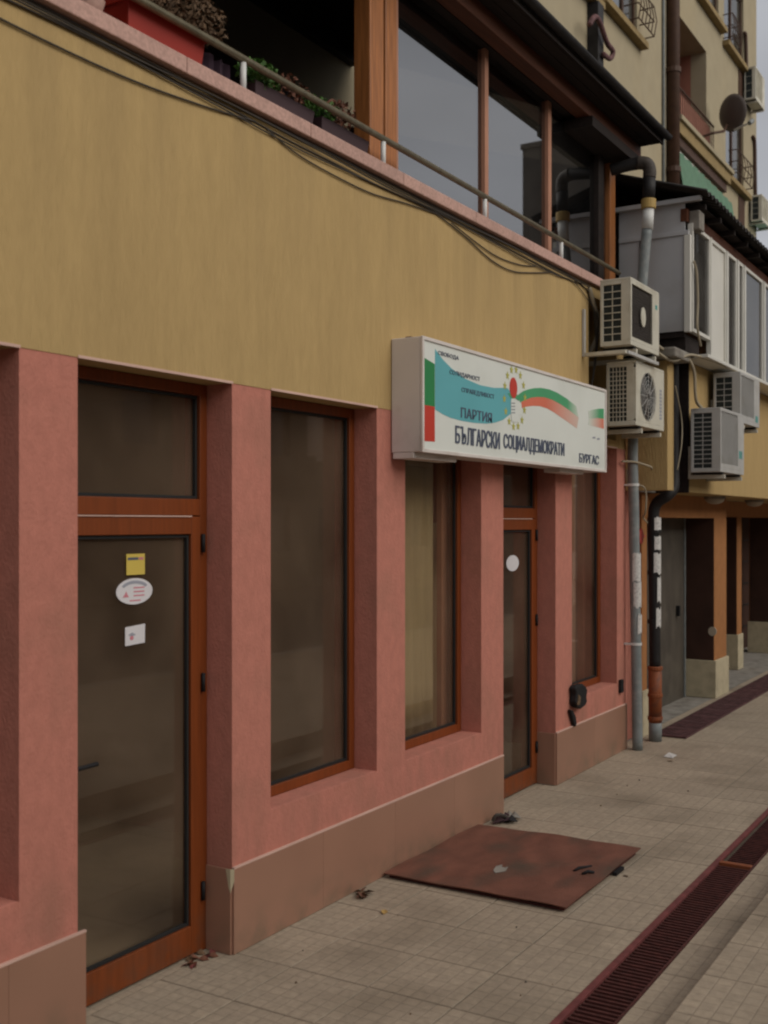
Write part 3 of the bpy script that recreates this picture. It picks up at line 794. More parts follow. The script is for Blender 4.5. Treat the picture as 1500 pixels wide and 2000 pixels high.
def leaves(cx, cy, cz, rx, ry, rz, n, size, m, parent, name='foliage', seed=1):
    rnd = random.Random(seed); mb = MB()
    for _ in range(n):
        while True:
            a, b, c = rnd.uniform(-1, 1), rnd.uniform(-1, 1), rnd.uniform(-1, 1)
            if a * a + b * b + c * c < 1: break
        p = Vector((cx + a * rx, cy + b * ry, cz + c * rz))
        s = size * rnd.uniform(0.6, 1.3)
        u = Vector((rnd.gauss(0, 1), rnd.gauss(0, 1), rnd.gauss(0, 1))).normalized()
        w = u.cross(Vector((rnd.gauss(0, 1), rnd.gauss(0, 1), rnd.gauss(0, 1)))).normalized()
        mb.add([p - u * s, p + w * s * .5, p + u * s, p - w * s * .5], [(0, 1, 2, 3)])
    return mb.build(name, m, parent)
def trough(x0, x1, y0, y1, z0, z1, m, parent):
    i = 0.015
    mb = MB()
    lo = [(x0 + .02, y0 + .02, z0), (x1 - .02, y0 + .02, z0), (x1 - .02, y1 - .02, z0), (x0 + .02, y1 - .02, z0)]
    hi = [(x0, y0, z1), (x1, y0, z1), (x1, y1, z1), (x0, y1, z1)]
    hin = [(x0 + i, y0 + i, z1), (x1 - i, y0 + i, z1), (x1 - i, y1 - i, z1), (x0 + i, y1 - i, z1)]
    lin = [(x0 + i, y0 + i, z1 - .03), (x1 - i, y0 + i, z1 - .03), (x1 - i, y1 - i, z1 - .03), (x0 + i, y1 - i, z1 - .03)]
    fs = [(3, 2, 1, 0)]
    for k in range(4):
        j = (k + 1) % 4
        fs += [(k, j, j + 4, k + 4), (k + 4, j + 4, j + 8, k + 8), (k + 8, j + 8, j + 12, k + 12)]
    fs.append((12, 13, 14, 15))
    mb.add(lo + hi + hin + lin, fs)
    return mb.build('trough', m, parent, bevel=0.004)
fb = thing('flower_box', 'bright red flower trough with a dry brown shrub on the coping', 'planter', (3.85, 0.15, 4.222))
trough(3.60, 4.12, 0.066, 0.235, 4.223, 4.43, 'red_plastic', fb)
MB().box(3.592, 4.128, 0.058, 0.243, 4.415, 4.434)
rim = MB(); rim.box(3.590, 4.13, 0.056, 0.066, 4.405, 4.436).box(3.590, 4.13, 0.235, 0.245, 4.405, 4.436).box(3.590, 3.600, 0.066, 0.235, 4.405, 4.436).box(4.12, 4.13, 0.066, 0.235, 4.405, 4.436)
rim.build('rim', 'red_plastic', fb)
leaves(3.95, 0.17, 4.56, 0.42, 0.16, 0.16, 1500, 0.016, 'leaf_dry', fb, seed=3)
stm = MB()
rnd = random.Random(5)
for k in range(26):
    x = 3.68 + 0.40 * rnd.random(); stm.tube([(x, 0.15, 4.40), (x + rnd.uniform(-.1, .1), 0.15 + rnd.uniform(-.06, .06), 4.52), (x + rnd.uniform(-.2, .2), 0.15 + rnd.uniform(-.1, .1), 4.66)], 0.0025, 5)
stm.build('stems', 'leaf_dry', fb)
fb2 = thing('flower_box', 'dark plant trough with green and reddish leaves behind the railing', 'planter', (4.9, 0.17, 4.222))
trough(4.52, 5.05, 0.075, 0.25, 4.223, 4.37, 'dark_plastic', fb2)
leaves(4.60, 0.12, 4.42, 0.16, 0.09, 0.075, 520, 0.019, 'leaf_green', fb2, seed=4)
leaves(4.90, 0.14, 4.45, 0.18, 0.09, 0.075, 160, 0.017, 'leaf_red', fb2, name='flowers', seed=6)
fb3 = thing('flower_box', 'dark plant trough with pinkish leaves nearest the veranda post', 'planter', (5.35, 0.17, 4.222))
trough(5.12, 5.62, 0.075, 0.25, 4.223, 4.37, 'dark_plastic', fb3)
leaves(5.18, 0.13, 4.44, 0.15, 0.08, 0.06, 300, 0.018, 'leaf_green', fb3, seed=8)
leaves(5.38, 0.13, 4.46, 0.16, 0.08, 0.08, 220, 0.018, 'leaf_red', fb3, name='flowers', seed=9)
cl = MB()
vs = []
for i in range(13):
    for j in range(2):
        vs.append((4.14 + i * 0.018, 0.10 + 0.02 * math.sin(i * 1.7), 4.225 + j * (0.15 + 0.01 * math.sin(i))))
cl.add(vs, [(2 * i, 2 * i + 2, 2 * i + 3, 2 * i + 1) for i in range(12)])
clo = cl.build('cloth', 'dark_cloth'); clo.modifiers.new('s', 'SOLIDIFY').thickness = 0.004
tag(clo, 'dark cloth hung between the red trough and a white railing post', 'cloth')
pot = thing('flower_pot', 'small pale clay pot left of the red flower trough', 'flower pot', (3.40, 0.14, 4.222))
MB().tube([(3.42, 0.13, 4.223), (3.42, 0.13, 4.30), (3.42, 0.13, 4.34)], 0.05, 14, r2=0.075).build('pot', 'coping_stone', pot, smooth=True)

# ================================================================== VERANDA
vr = thing('glazed_veranda', 'orange wood glazed veranda with a dark corrugated lean-to roof', 'veranda', (8, 0.2, 4.2))
for x0, x1, m in ((5.76, 5.925, 'veranda_wood'), (5.945, 6.085, 'veranda_wood'), (10.02, 10.17, 'veranda_wood'), (9.72, 9.86, 'dark_plank')):
    MB().box(x0, x1, 0.16, 0.28, 4.225, 5.60).build('post', m, vr, bevel=0.008)
MB().box(6.09, 6.15, 0.19, 0.25, 4.225, 5.60).build('window_jamb', 'room_board', vr)
for x0, x1 in ((7.385, 7.445), (8.575, 8.645)):
    MB().box(x0, x1, 0.175, 0.25, 4.225, 5.60).build('mullion', 'room_board', vr, bevel=0.003)
MB().box(5.925, 5.945, 0.18, 0.27, 4.225, 5.60).build('joint_strip', 'dark_gasket', vr)
for x0, x1 in ((6.15, 7.385), (7.445, 8.575), (8.645, 9.72), (9.86, 10.02)):
    MB().box(x0, x1, 0.205, 0.212, 4.225, 5.60).build('pane', 'veranda_glass', vr)
MB().box(9.35, 10.4, 0.16, 0.26, 4.145, 4.224).build('bottom_rail', 'dark_plank', vr)
MB().box(-3, 10.38, -0.02, 0.10, 5.57, 5.70).build('front_beam', 'beam_wood', vr, bevel=0.004)
MB().box(-3, 10.38, 0.14, 0.30, 5.601, 5.70).build('wall_plate', 'dark_plank', vr)
for k in range(5):
    MB().box(-3, 10.38, -0.20 + k * 0.10 + .003, -0.20 + (k + 1) * 0.10 - .003, 5.702, 5.722).build('soffit_board', 'dark_plank', vr)
# corrugated roof from the eave up to the tower
cr = MB(); nX = 540; xa, xb = -3.0, 10.42
vs = []
for k in range(2):
    for j in range(2):
        for i in range(nX + 1):
            x = xa + (xb - xa) * i / nX
            y = (-0.235, 3.34)[j]; z = (5.735, 7.36)[j]
            vs.append((x, y, z + 0.022 * math.sin(x * 2 * math.pi / 0.10) + k * 0.012))
n1 = nX + 1; fs = []
for i in range(nX):
    fs += [(i, i + n1, i + n1 + 1, i + 1), (2 * n1 + i, 2 * n1 + i + 1, 3 * n1 + i + 1, 3 * n1 + i),
           (i, i + 1, 2 * n1 + i + 1, 2 * n1 + i)]
fs += [(0, 2 * n1, 3 * n1, n1), (nX, n1 + nX, 3 * n1 + nX, 2 * n1 + nX)]
cr.add(vs, fs).build('roof_sheet', 'roof_sheet', vr)
MB().box(-3, 10.4, 3.20, 3.298, 7.18, 7.40).build('flashing', 'roof_sheet', vr)
MB().box(-3.02, -2.98, 0.2, 3.29, 4.1, 7.3).build('side_screen', 'dark_plank', vr)
for k in range(18):
    x = -2.6 + k * 0.76
    MB().add([(x, -0.19, 5.724), (x + .06, -0.19, 5.724), (x + .06, 3.27, 7.28), (x, 3.27, 7.28),
              (x, -0.19, 5.64), (x + .06, -0.19, 5.64), (x + .06, 3.27, 7.18), (x, 3.27, 7.18)],
             [(0, 1, 2, 3), (7, 6, 5, 4), (0, 4, 5, 1), (1, 5, 6, 2), (2, 6, 7, 3), (3, 7, 4, 0)]).build('rafter', 'beam_wood', vr) if False else None
MB().box(-3, 10.40, -0.232, -0.212, 5.69, 5.775).build('eave_board', 'dark_plank', vr)
MB().box(9.0, 10.36, -0.05, 0.4, 5.48, 5.565).build('end_bearer', 'dark_plank', vr)
# half-round gutter under the eave
gt = thing('roof_gutter', 'dark gutter hanging along the veranda eave', 'gutter', (5, -0.26, 5.72))
mb = MB(); vs = []
for i, x in enumerate((-3.0, 10.42)):
    for k in range(9):
        a = math.pi + math.pi * k / 8
        vs.append((x, -0.275 + 0.035 * math.cos(a), 5.765 + 0.035 * math.sin(a)))
mb.add(vs, [(k, k + 1, k + 10, k + 9) for k in range(8)])
go = mb.build('gutter_trough', 'black_pipe', gt); go.modifiers.new('s', 'SOLIDIFY').thickness = 0.004

# ================================================================== CABLES ALONG THE WALL
def catmull(pts, n=8):
    out = []
    P_ = [pts[0]] + pts + [pts[-1]]
    for i in range(1, len(P_) - 2):
        p0, p1, p2, p3 = [Vector(q) for q in P_[i - 1:i + 3]]
        for k in range(n):
            t = k / n
            out.append(0.5 * ((2 * p1) + (-p0 + p2) * t + (2 * p0 - 5 * p1 + 4 * p2 - p3) * t * t + (-p0 + 3 * p1 - 3 * p2 + p3) * t ** 3))
    out.append(Vector(pts[-1]))
    return out
def cable(pts, r, m, label, group=None, cat='cable'):
    o = MB().tube(catmull(pts), r, 6).build('cable', m, smooth=True)
    return tag(o, label, cat, group)
rnd = random.Random(11)
for k in range(5):
    pts = []
    x = 0.5
    while x < 9.1:
        sag = 0.010 * (1 + math.sin(x * 2.1 + k)) * (0.25 + 0.3 * k)
        pts.append((x, -0.008 - 0.006 * (k % 3), 4.138 - 0.009 * k - sag - rnd.uniform(0, 0.006)))
        x += rnd.uniform(0.3, 0.6)
    pts += [(9.03, -0.02, 4.05 - .02 * k), (9.09, -0.03 - .01 * k, 3.85), (9.13 + .012 * k, -0.03, 3.65), (9.16 + .01 * k, 0.0, 3.45), (9.2, 0.05, 3.2)]
    cable(pts, 0.0042, 'cable', 'dark cable of the bundle clipped under the coping', 'cables clipped under the coping')
cable([(2.2, -0.012, 4.03), (2.9, -0.012, 4.005), (3.5, -0.012, 4.01), (4.0, -0.012, 4.05), (4.4, -0.012, 4.10)], 0.0045, 'cable', 'thin stray cable sagging below the bundle at the upper left')
cable([(6.3, -0.012, 4.09), (6.7, -0.012, 4.03), (7.1, -0.012, 3.955), (7.45, -0.014, 3.945), (7.8, -0.012, 4.0), (8.2, -0.012, 4.08)], 0.0045, 'cable', 'deepest sagging cable loop in the middle of the beige wall')
cable([(6.5, -0.012, 4.08), (6.85, -0.012, 4.03), (7.2, -0.012, 4.0), (7.6, -0.012, 4.02), (7.9, -0.012, 4.07)], 0.004, 'cable', 'shallower cable loop just above the deepest one')
cable([(4.5, -0.012, 4.09), (4.75, -0.012, 4.04), (5.1, -0.012, 4.02), (5.5, -0.012, 4.02), (5.9, -0.012, 4.06), (6.3, -0.012, 4.09)], 0.004, 'cable', 'slack cable hanging below the bundle under the plant troughs')
cable([(9.0, -0.02, 4.10), (9.06, -0.035, 3.98), (9.12, -0.045, 3.86), (9.17, -0.03, 3.72), (9.19, 0.06, 3.55)], 0.022, 'cable_light', 'thick brown insulated line bending down beside the upper air conditioner')

# ================================================================== AIR CONDITIONERS
def plate_round_hole(mb, x0, x1, z0, z1, cx, cz, r, y0, y1, n=32):
    """front plate with a round opening"""
    ring = [(cx + r * math.cos(2 * math.pi * k / n), cz + r * math.sin(2 * math.pi * k / n)) for k in range(n)]
    outer = []
    for k in range(n):
        a = 2 * math.pi * k / n; c, s = math.cos(a), math.sin(a)
        t = min(((x1 - cx) if c > 0 else (cx - x0)) / max(abs(c), 1e-6), ((z1 - cz) if s > 0 else (cz - z0)) / max(abs(s), 1e-6))
        outer.append((cx + c * t, cz + s * t))
    vs = [(a, y0, b) for a, b in ring] + [(a, y0, b) for a, b in outer] + [(a, y1, b) for a, b in ring] + [(a, y1, b) for a, b in outer]
    fs = []
    for k in range(n):
        j = (k + 1) % n
        fs += [(k, j, j + n, k + n), (k + 2 * n, k + 3 * n, j + 3 * n, j + 2 * n), (k, k + 2 * n, j + 2 * n, j), (k + n, j + n, j + 3 * n, k + 3 * n)]
    # corners
    mb.add(vs, fs)
    for (px, pz) in ((x0, z0), (x1, z0), (x1, z1), (x0, z1)):
        near = sorted(range(n), key=lambda k: (outer[k][0] - px) ** 2 + (outer[k][1] - pz) ** 2)
        on_x = [k for k in near if abs(outer[k][0] - px) < 1e-6][0]; on_z = [k for k in near if abs(outer[k][1] - pz) < 1e-6][0]
        if on_x != on_z:
            mb.add([(px, y0, pz), (outer[on_x][0], y0, outer[on_x][1]), (outer[on_z][0], y0, outer[on_z][1]),
                    (px, y1, pz), (outer[on_x][0], y1, outer[on_x][1]), (outer[on_z][0], y1, outer[on_z][1])], [(0, 1, 2), (5, 4, 3)])
def ac_unit(loc, w, d, h, style, label, m='ac_white', cols=2, rows=8, logo=None, arms=True, wall=None):
    """outdoor unit; loc = lower back left corner, front looks to -y, coil side looks to -x"""
    x0, yb, z0 = loc
    t = thing('air_conditioner', label, 'air conditioner', loc, 'outdoor air conditioner units')
    yf = yb - d; x1 = x0 + w; z1 = z0 + h
    MB().box(x0 + .012, x1 - .01, yf + .03, yb - .008, z0 + .02, z1 - .02).build('inner_coil', 'ac_coil', t)
    c = MB()
    c.box(x0, x1, yf, yb, z1 - .022, z1)                                   # lid
    c.box(x0, x1, yf, yb, z0, z0 + .04)                                    # base pan
    c.box(x0, x0 + .02, yf + .018, yf + .085, z0 + .04, z1 - .022)         # front corner post
    c.box(x0, x0 + .02, yb - .028, yb, z0 + .04, z1 - .022)                # rear corner post
    c.box(x0, x0 + .02, yf + .085, yb - .028, z1 - .05, z1 - .022)
    c.box(x1 - .008, x1, yf + .018, yb, z0 + .04, z1 - .022)
    c.build('casing', m, t, bevel=0.006)
    f = MB()
    r = min(0.21, h * 0.40); cx, cz = x0 + w * 0.41, z0 + h * 0.49
    if style == 'round':
        plate_round_hole(f, x0, x1, z0 + .04, z1 - .022, cx, cz, r, yf, yf + .018)
        f.build('front_panel', m, t)
        gr = MB()
        for k in range(1, 7):
            rr = r * k / 6.0
            gr.tube([(cx + rr * math.cos(2 * math.pi * q / 24), yf - .006, cz + rr * math.sin(2 * math.pi * q / 24)) for q in range(25)], 0.0022, 4, caps=False)
        for q in range(12):
            a = 2 * math.pi * q / 12
            gr.tube([(cx + .03 * math.cos(a), yf - .008, cz + .03 * math.sin(a)), (cx + r * math.cos(a), yf - .003, cz + r * math.sin(a))], 0.003, 4)
        gr.build('fan_grille', 'ac_grey', t)
    elif style == 'grid':
        a, b = x0 + .03, x1 - .19
        f.grid_wall(x0, x1, z0 + .04, z1 - .022, yf, yf + .018, [(a, b, z0 + .07, z1 - .05)])
        f.build('front_panel', m, t)
        gr = MB(); z = z0 + .09
        while z < z1 - .06:
            gr.box(a, b, yf + .004, yf + .010, z, z + .004); z += 0.022
        gr.build('front_grille', 'ac_dark', t)
        MB().prism(ellipse((a + b) / 2 + .02, cz, 0.062, 0.085, 20), 'y', yf - .004, yf + .003).build('hub_cap', m, t)
        MB().box(a, b, yf + .020, yf + .026, z0 + .07, z1 - .05).build('fan_guard', 'ac_dark', t)
    else:
        a, b = x0 + .03, x1 - .25
        f.grid_wall(x0, x1, z0 + .04, z1 - .022, yf, yf + .018, [(a, b, z0 + .08, z1 - .03)])
        f.build('front_panel', m, t)
        MB().box(a, b, yf + .010, yf + .017, z0 + .08, z1 - .03).build('fan_cover', m, t)
        gr = MB(); x = a + .02
        while x < b - .01:
            gr.box(x, x + .004, yf + .004, yf + .0098, z0 + .085, z1 - .035); x += 0.03
        gr.build('fan_grille', m, t)
    # fan blades
    fan = MB()
    for q in range(4):
        a = q * math.pi / 2 + 0.4
        fan.obox((cx + r * .5 * math.cos(a), yf + .026, cz + r * .5 * math.sin(a)), (r * .8, .006, r * .45), Matrix.Rotation(-a, 3, 'Y') @ Matrix.Rotation(0.0, 3, 'X'))
    if style == 'round': fan.build('fan', 'ac_dark', t)
    # guard over the coil on the side
    ya, yb2 = yf + .085, yb - .028; za, zb = z0 + .04, z1 - .05
    g = MB()
    for k in range(1, rows):
        z = za + (zb - za) * k / rows; g.box(x0 + .002, x0 + .008, ya, yb2, z - .0035, z + .0035)
    for k in range(1, cols):
        y = ya + (yb2 - ya) * k / cols; g.box(x0 + .0085, x0 + .0115, y - .004, y + .004, za, zb)
    g.build('side_guard', 'ac_grey' if cols > 3 and False else m, t)
    # feet
    for xx in (x0 + .10, x1 - .16):
        ft = MB().box(xx, xx + .06, yf + .01, yb + .01, z0 - .022, z0 - .001).build('foot', 'rubber_black', t)
        if arms:
            wy = wall if wall is not None else yb + .1
            am = MB().box(xx + .01, xx + .045, yf - .01, wy, z0 - .060, z0 - .0225)
            am.build('bracket_arm', 'ac_white', t)
            MB().box(xx + .01, xx + .045, wy - .03, wy, z0 - .0225, z0 + .26).build('bracket_upright', 'ac_white', t)
    if logo:
        col, lx0, lx1, lz0, lz1, vert = logo
        if vert:
            n = 9
            for q in range(n):
                zz = z0 + lz0 + (lz1 - lz0) * q / n
                MB().box(x0 + lx0, x0 + lx1, yf - .0015, yf - .0003, zz, zz + (lz1 - lz0) / n * 0.7).build('logo_mark', col, t)
        else:
            n = 4
            for q in range(n):
                xx = x0 + lx0 + (lx1 - lx0) * q / n
                MB().box(xx, xx + (lx1 - lx0) / n * 0.75, yf - .0015, yf - .0003, z0 + lz0, z0 + lz1).build('logo_mark', col, t)
    # service valve cover and pipe
    MB().box(x1 + .0005, x1 + .035, yf + .06, yb - .06, z0 + .05, z0 + .2).build('valve_cover', m, t, bevel=0.006)
    return t
ac_unit((9.0, -0.117, 3.59), 0.77, 0.268, 0.565, 'grid', 'dirty white air conditioner with dark square grille, topmost beside the beige wall', rows=8, cols=2,
        logo=('teal', 0.66, 0.72, 0.40, 0.44, False), wall=0.26)
ac_unit((9.23, -0.088, 2.935), 0.79, 0.265, 0.555, 'round', 'white air conditioner with a round fan grille, just right of the sign', rows=12, cols=5,
        logo=('sticker_grey', 0.66, 0.72, 0.10, 0.38, True), wall=0.24)
ac_unit((10.79, -0.38, 2.59), 0.93, 0.287, 0.62, 'panel', 'grey white air conditioner with covered fan, lower one under the white windows', m='ac_grey', rows=12, cols=2,
        logo=('teal', 0.72, 0.86, 0.16, 0.24, False), wall=-0.322)
ac_unit((11.62, -0.38, 3.13), 0.85, 0.275, 0.52, 'panel', 'grey white air conditioner right below the window ledge, behind the lower one', m='ac_grey', rows=7, cols=2,
        logo=('teal', 0.66, 0.78, 0.05, 0.12, False), wall=-0.322)
ac_unit((28.3, 3.23, 12.62), 1.0, 0.27, 0.80, 'panel', 'air conditioner highest up at the far edge of the tower', rows=4, cols=1, wall=3.298)
ac_unit((29.0, 3.23, 9.76), 0.95, 0.27, 0.66, 'panel', 'air conditioner low at the far edge of the tower, above the dark eave', rows=4, cols=1, wall=3.298)
# white angle bracket frame left of the upper unit
bf = thing('wall_bracket', 'pale steel angle frame around the upper air conditioner', 'bracket', (8.98, -0.02, 3.5))
MB().box(8.87, 8.90, -0.028, -0.006, 3.50, 3.90).build('upright', 'ac_grey', bf, bevel=.002)
MB().box(8.87, 8.905, -0.385, -0.030, 3.500, 3.530).build('shelf_arm', 'ac_white', bf, bevel=.002)
MB().box(8.905, 9.72, -0.40, -0.372, 3.500, 3.528).build('shelf_front', 'ac_grey', bf, bevel=.002)

# ================================================================== PIPES
gp = thing('drain_pipe', 'grey plastic downpipe with torn notices at the corner of the shop', 'pipe', (10.0, -0.11, 0))
low = catmull([(10.0, -0.112, 0.0), (10.0, -0.10, 0.8), (10.0, -0.085, 1.6), (10.0, -0.075, 2.3), (10.0, -0.066, 2.82), (10.0, -0.10, 3.5), (10.0, -0.155, 4.3), (10.0, -0.20, 4.80)], 6)
MB().tube(low, 0.048, 18).build('pipe', 'grey_pipe', gp, smooth=True)
MB().tube([(10.0, -0.205, 4.80), (10.0, -0.214, 4.99)], 0.052, 18).build('upper_pipe', 'white_metal', gp, smooth=True)
MB().tube([(10.0, -0.214, 4.985), (10.0, -0.216, 5.075)], 0.068, 18).build('collar', 'yellow_pipe', gp, bevel=0.008)
MB().tube([(10.0, -0.216, 5.07), (10.0, -0.222, 5.28)], 0.058, 18).build('dark_sleeve', 'black_pipe', gp, smooth=True)
MB().tube(catmull([(10.0, -0.222, 5.27), (10.0, -0.225, 5.34), (9.99, -0.20, 5.40), (9.97, -0.12, 5.42)], 5), 0.060, 16).build('elbow', 'ac_dark', gp, smooth=True)
MB().tube(catmull([(9.975, -0.13, 5.42), (9.95, 0.0, 5.40), (9.93, 0.12, 5.38)], 5), 0.055, 14).build('inlet', 'black_pipe', gp, smooth=True)
for z in (0.98, 2.45, 3.75):
    yy = -0.11 + 0.02 * z / 1.2 if z < 3 else -0.12
    c = MB().tube([(10.0, yy, z - .012), (10.0, yy, z + .012)], 0.056, 18); c.box(9.945, 10.0, yy, 0.0, z - .008, z + .008)
    c.build('clamp', 'white_metal', gp)
def wrap_paper(cx, cy, r, z0, z1, a0, a1, m, label, ragged=0.012, name='paper_notice', seed=0):
    rn = random.Random(seed); mb = MB(); n = 8; vs = []
    for j, z in enumerate((z0, z1)):
        for i in range(n + 1):
            a = R(a0 + (a1 - a0) * i / n)
            vs.append((cx + r * math.cos(a), cy + r * math.sin(a), z + rn.uniform(-ragged, ragged)))
    mb.add(vs, [(i, i + 1, i + n + 2, i + n + 1) for i in range(n)])
    o = mb.build(name, m, None); o.modifiers.new('s', 'SOLIDIFY').thickness = 0.0015
    return tag(o, label, 'notice')
wrap_paper(10.0, -0.089, 0.051, 1.56, 1.82, 170, 330, 'paper', 'torn white notice pasted on the grey downpipe, upper one', seed=1)
wrap_paper(10.0, -0.094, 0.051, 1.32, 1.55, 175, 300, 'paper', 'faded white notice on the grey downpipe just below the upper one', seed=2)
wrap_paper(10.0, -0.098, 0.051, 1.08, 1.24, 215, 330, 'paper', 'ragged scrap of notice above the pipe clamp', 0.03, seed=3)

bp = thing('soil_pipe', 'black soil pipe ending in a brown clay section and grey foot', 'pipe', (10.5, -0.12, 0))
MB().tube([(10.5, -0.121, 0.0), (10.5, -0.120, 0.20)], 0.062, 18).build('foot_sleeve', 'grey_pipe', bp, smooth=True)
MB().tube([(10.5, -0.120, 0.18), (10.5, -0.118, 0.72)], 0.064, 18).build('clay_section', 'clay_pipe', bp, smooth=True)
for z in (0.22, 0.44, 0.70):
    MB().tube([(10.5, -0.119, z - .018), (10.5, -0.119, z + .018)], 0.072, 18).build('socket', 'clay_pipe', bp, bevel=0.006)
MB().tube(catmull([(10.5, -0.118, 0.70), (10.5, -0.112, 1.4), (10.5, -0.102, 2.1), (10.5, -0.13, 2.28), (10.5, -0.24, 2.36), (10.56, -0.28, 2.44), (10.60, -0.27, 2.6), (10.62, -0.26, 3.0), (10.62, -0.26, 3.7)], 6), 0.054, 16).build('pipe', 'black_pipe', bp, smooth=True)
for z in (1.15, 1.62, 2.02):
    MB().tube([(10.5, -0.11, z - .02), (10.5, -0.11, z + .02)], 0.063, 16).build('socket', 'black_pipe', bp)
for i, (z0, z1, a0, a1, lb) in enumerate(((2.03, 2.15, 200, 290, 'small white notice highest on the black pipe'), (1.84, 1.97, 200, 290, 'second small notice on the black pipe'),
                                          (1.62, 1.81, 195, 310, 'crumpled larger notice on the black pipe'), (1.34, 1.58, 225, 290, 'long white paper strip on the black pipe'),
                                          (1.10, 1.28, 215, 295, 'lowest torn notice on the black pipe'))):
    wrap_paper(10.5, -0.11, 0.064, z0, z1, a0, a1, 'paper', lb, 0.008 if i < 2 else 0.02, seed=10 + i)

# hoses and wires between units and pipes
cable([(9.98, -0.30, 3.66), (10.2, -0.38, 3.60), (10.45, -0.45, 3.68), (10.7, -0.48, 3.70), (11.2, -0.53, 3.70), (11.9, -0.545, 3.69)], 0.014, 'cable_light', 'pale refrigerant hose running from the upper unit under the window ledge')
cable([(9.98, -0.28, 3.74), (10.2, -0.34, 3.68), (10.5, -0.42, 3.67), (10.62, -0.46, 3.55), (10.66, -0.46, 3.35), (10.72, -0.46, 3.26), (10.9, -0.46, 3.22)], 0.016, 'cable_light', 'hose hanging down to the lower grey air conditioner')
cable([(9.80, -0.03, 2.66), (9.95, -0.10, 2.66), (10.1, -0.20, 2.62), (10.2, -0.18, 2.60)], 0.010, 'cable_light', 'pale hose crossing the downpipe below the round fan unit')
cable([(9.97, -0.02, 2.60), (9.98, -0.03, 2.45), (10.02, -0.15, 2.44), (10.07, -0.17, 2.36), (10.08, -0.16, 2.2), (10.2, -0.1, 2.15), (10.32, -0.1, 2.1)], 0.008, 'cable_light', 'thin pale wire looping around the grey downpipe')
cable([(10.45, -0.33, 3.4), (10.62, -0.34, 3.1), (10.55, -0.36, 2.85), (10.48, -0.34, 2.6)], 0.006, 'cable_light', 'thin wire hanging in the dark gap beside the soil pipe')
cable([(10.40, -0.52, 4.55), (10.46, -0.53, 4.45), (10.50, -0.53, 4.2), (10.48, -0.53, 3.95), (10.60, -0.53, 3.78)], 0.012, 'cable_light', 'white cable hanging from the corner of the grey enclosure')

# black torn object and small black box on the pink wall
sc_ = thing('broken_fixture', 'black torn rubber lump hanging under the last pink window', 'fixture', (8.75, -0.03, 0.62))
mb = MB()
rnd = random.Random(21)
pts = [(8.575, 0.745), (8.62, 0.77), (8.66, 0.755), (8.74, 0.765), (8.81, 0.735), (8.85, 0.70), (8.83, 0.64), (8.845, 0.60), (8.80, 0.575), (8.70, 0.56), (8.62, 0.585), (8.585, 0.63), (8.60, 0.69)]
mb.prism(pts, 'y', -0.065, -0.004)
mb.build('lump', 'rubber_black', sc_, bevel=0.012)
MB().prism([(8.60, 0.61), (8.66, 0.60), (8.68, 0.66), (8.63, 0.69)], 'y', -0.070, -0.0655).build('rag', 'leaf_dry', sc_)
MB().prism([(8.545, 0.575), (8.60, 0.56), (8.665, 0.50), (8.685, 0.44), (8.660, 0.415), (8.635, 0.43), (8.59, 0.50)], 'y', -0.035, -0.004).build('flap', 'rubber_black', sc_, bevel=0.008)
bx = MB().box(9.79, 9.86, -0.03, -0.002, 0.545, 0.665).build('wall_box', 'rubber_black', bevel=0.006)
tag(bx, 'small black box screwed low on the last pink pillar', 'box')
rs = MB().prism(ellipse(10.46, 1.97, 0.06, 0.075, 20), 'y', 0.0, 0.012).box(10.46, 10.612, 0.0122, 0.024, 1.96, 1.98).build('round_sign', 'sign_red')
tag(rs, 'small round red plate behind the grey downpipe', 'plate')

# ================================================================== NEIGHBOUR BUILDING (arcade, overhang, enclosure)
nbd = thing('arcade_building', 'beige building with an overhanging floor on orange arcade pillars', 'building', (14, 0.3, 0))
# narrow side pillar next to the soil pipe
MB().box(10.03, 10.60, 0.12, 0.30, 0.0, 2.9).build('recess_wall', 'pink_stucco', nbd)
MB().box(10.61, 10.775, 0.05, 0.50, 0.45, 2.40).build('pillar', 'orange_stucco', nbd, bevel=0.004)
MB().box(10.60, 10.785, 0.035, 0.50, 0.0, 0.45).build('pillar_plinth', 'plinth_stone', nbd, bevel=0.004)
# box A and the dark gap
MB().box(10.24, 10.395, -0.32, 0.30, 2.405, 3.62).build('wall_stub', 'beige_stucco', nbd, bevel=0.004)
MB().box(10.396, 10.42, -0.322, -0.24, 2.405, 3.62).build('corner_trim', 'beige_stucco', nbd)
MB().box(10.10, 10.60, -0.44, 0.3, 3.625, 3.72).build('slab_nose', 'concrete', nbd, bevel=0.02)
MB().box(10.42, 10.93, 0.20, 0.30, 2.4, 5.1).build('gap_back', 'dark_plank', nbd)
# overhanging floor
MB().box(10.935, 21, -0.32, 0.44, 2.40, 3.69).build('overhang', 'beige_stucco', nbd, bevel=0.006)
MB().box(10.900, 10.933, -0.325, 0.20, 2.395, 3.69).build('gap_shade', 'dark_plank', nbd)  # near-black sheet paints the shade on the gap's side face
MB().box(10.42, 10.935, 0.0, 0.44, 2.40, 2.44).build('soffit_piece', 'concrete', nbd)
MB().box(10.0, 21, 0.44, 4.0, 2.40, 2.9).build('soffit', 'concrete', nbd)
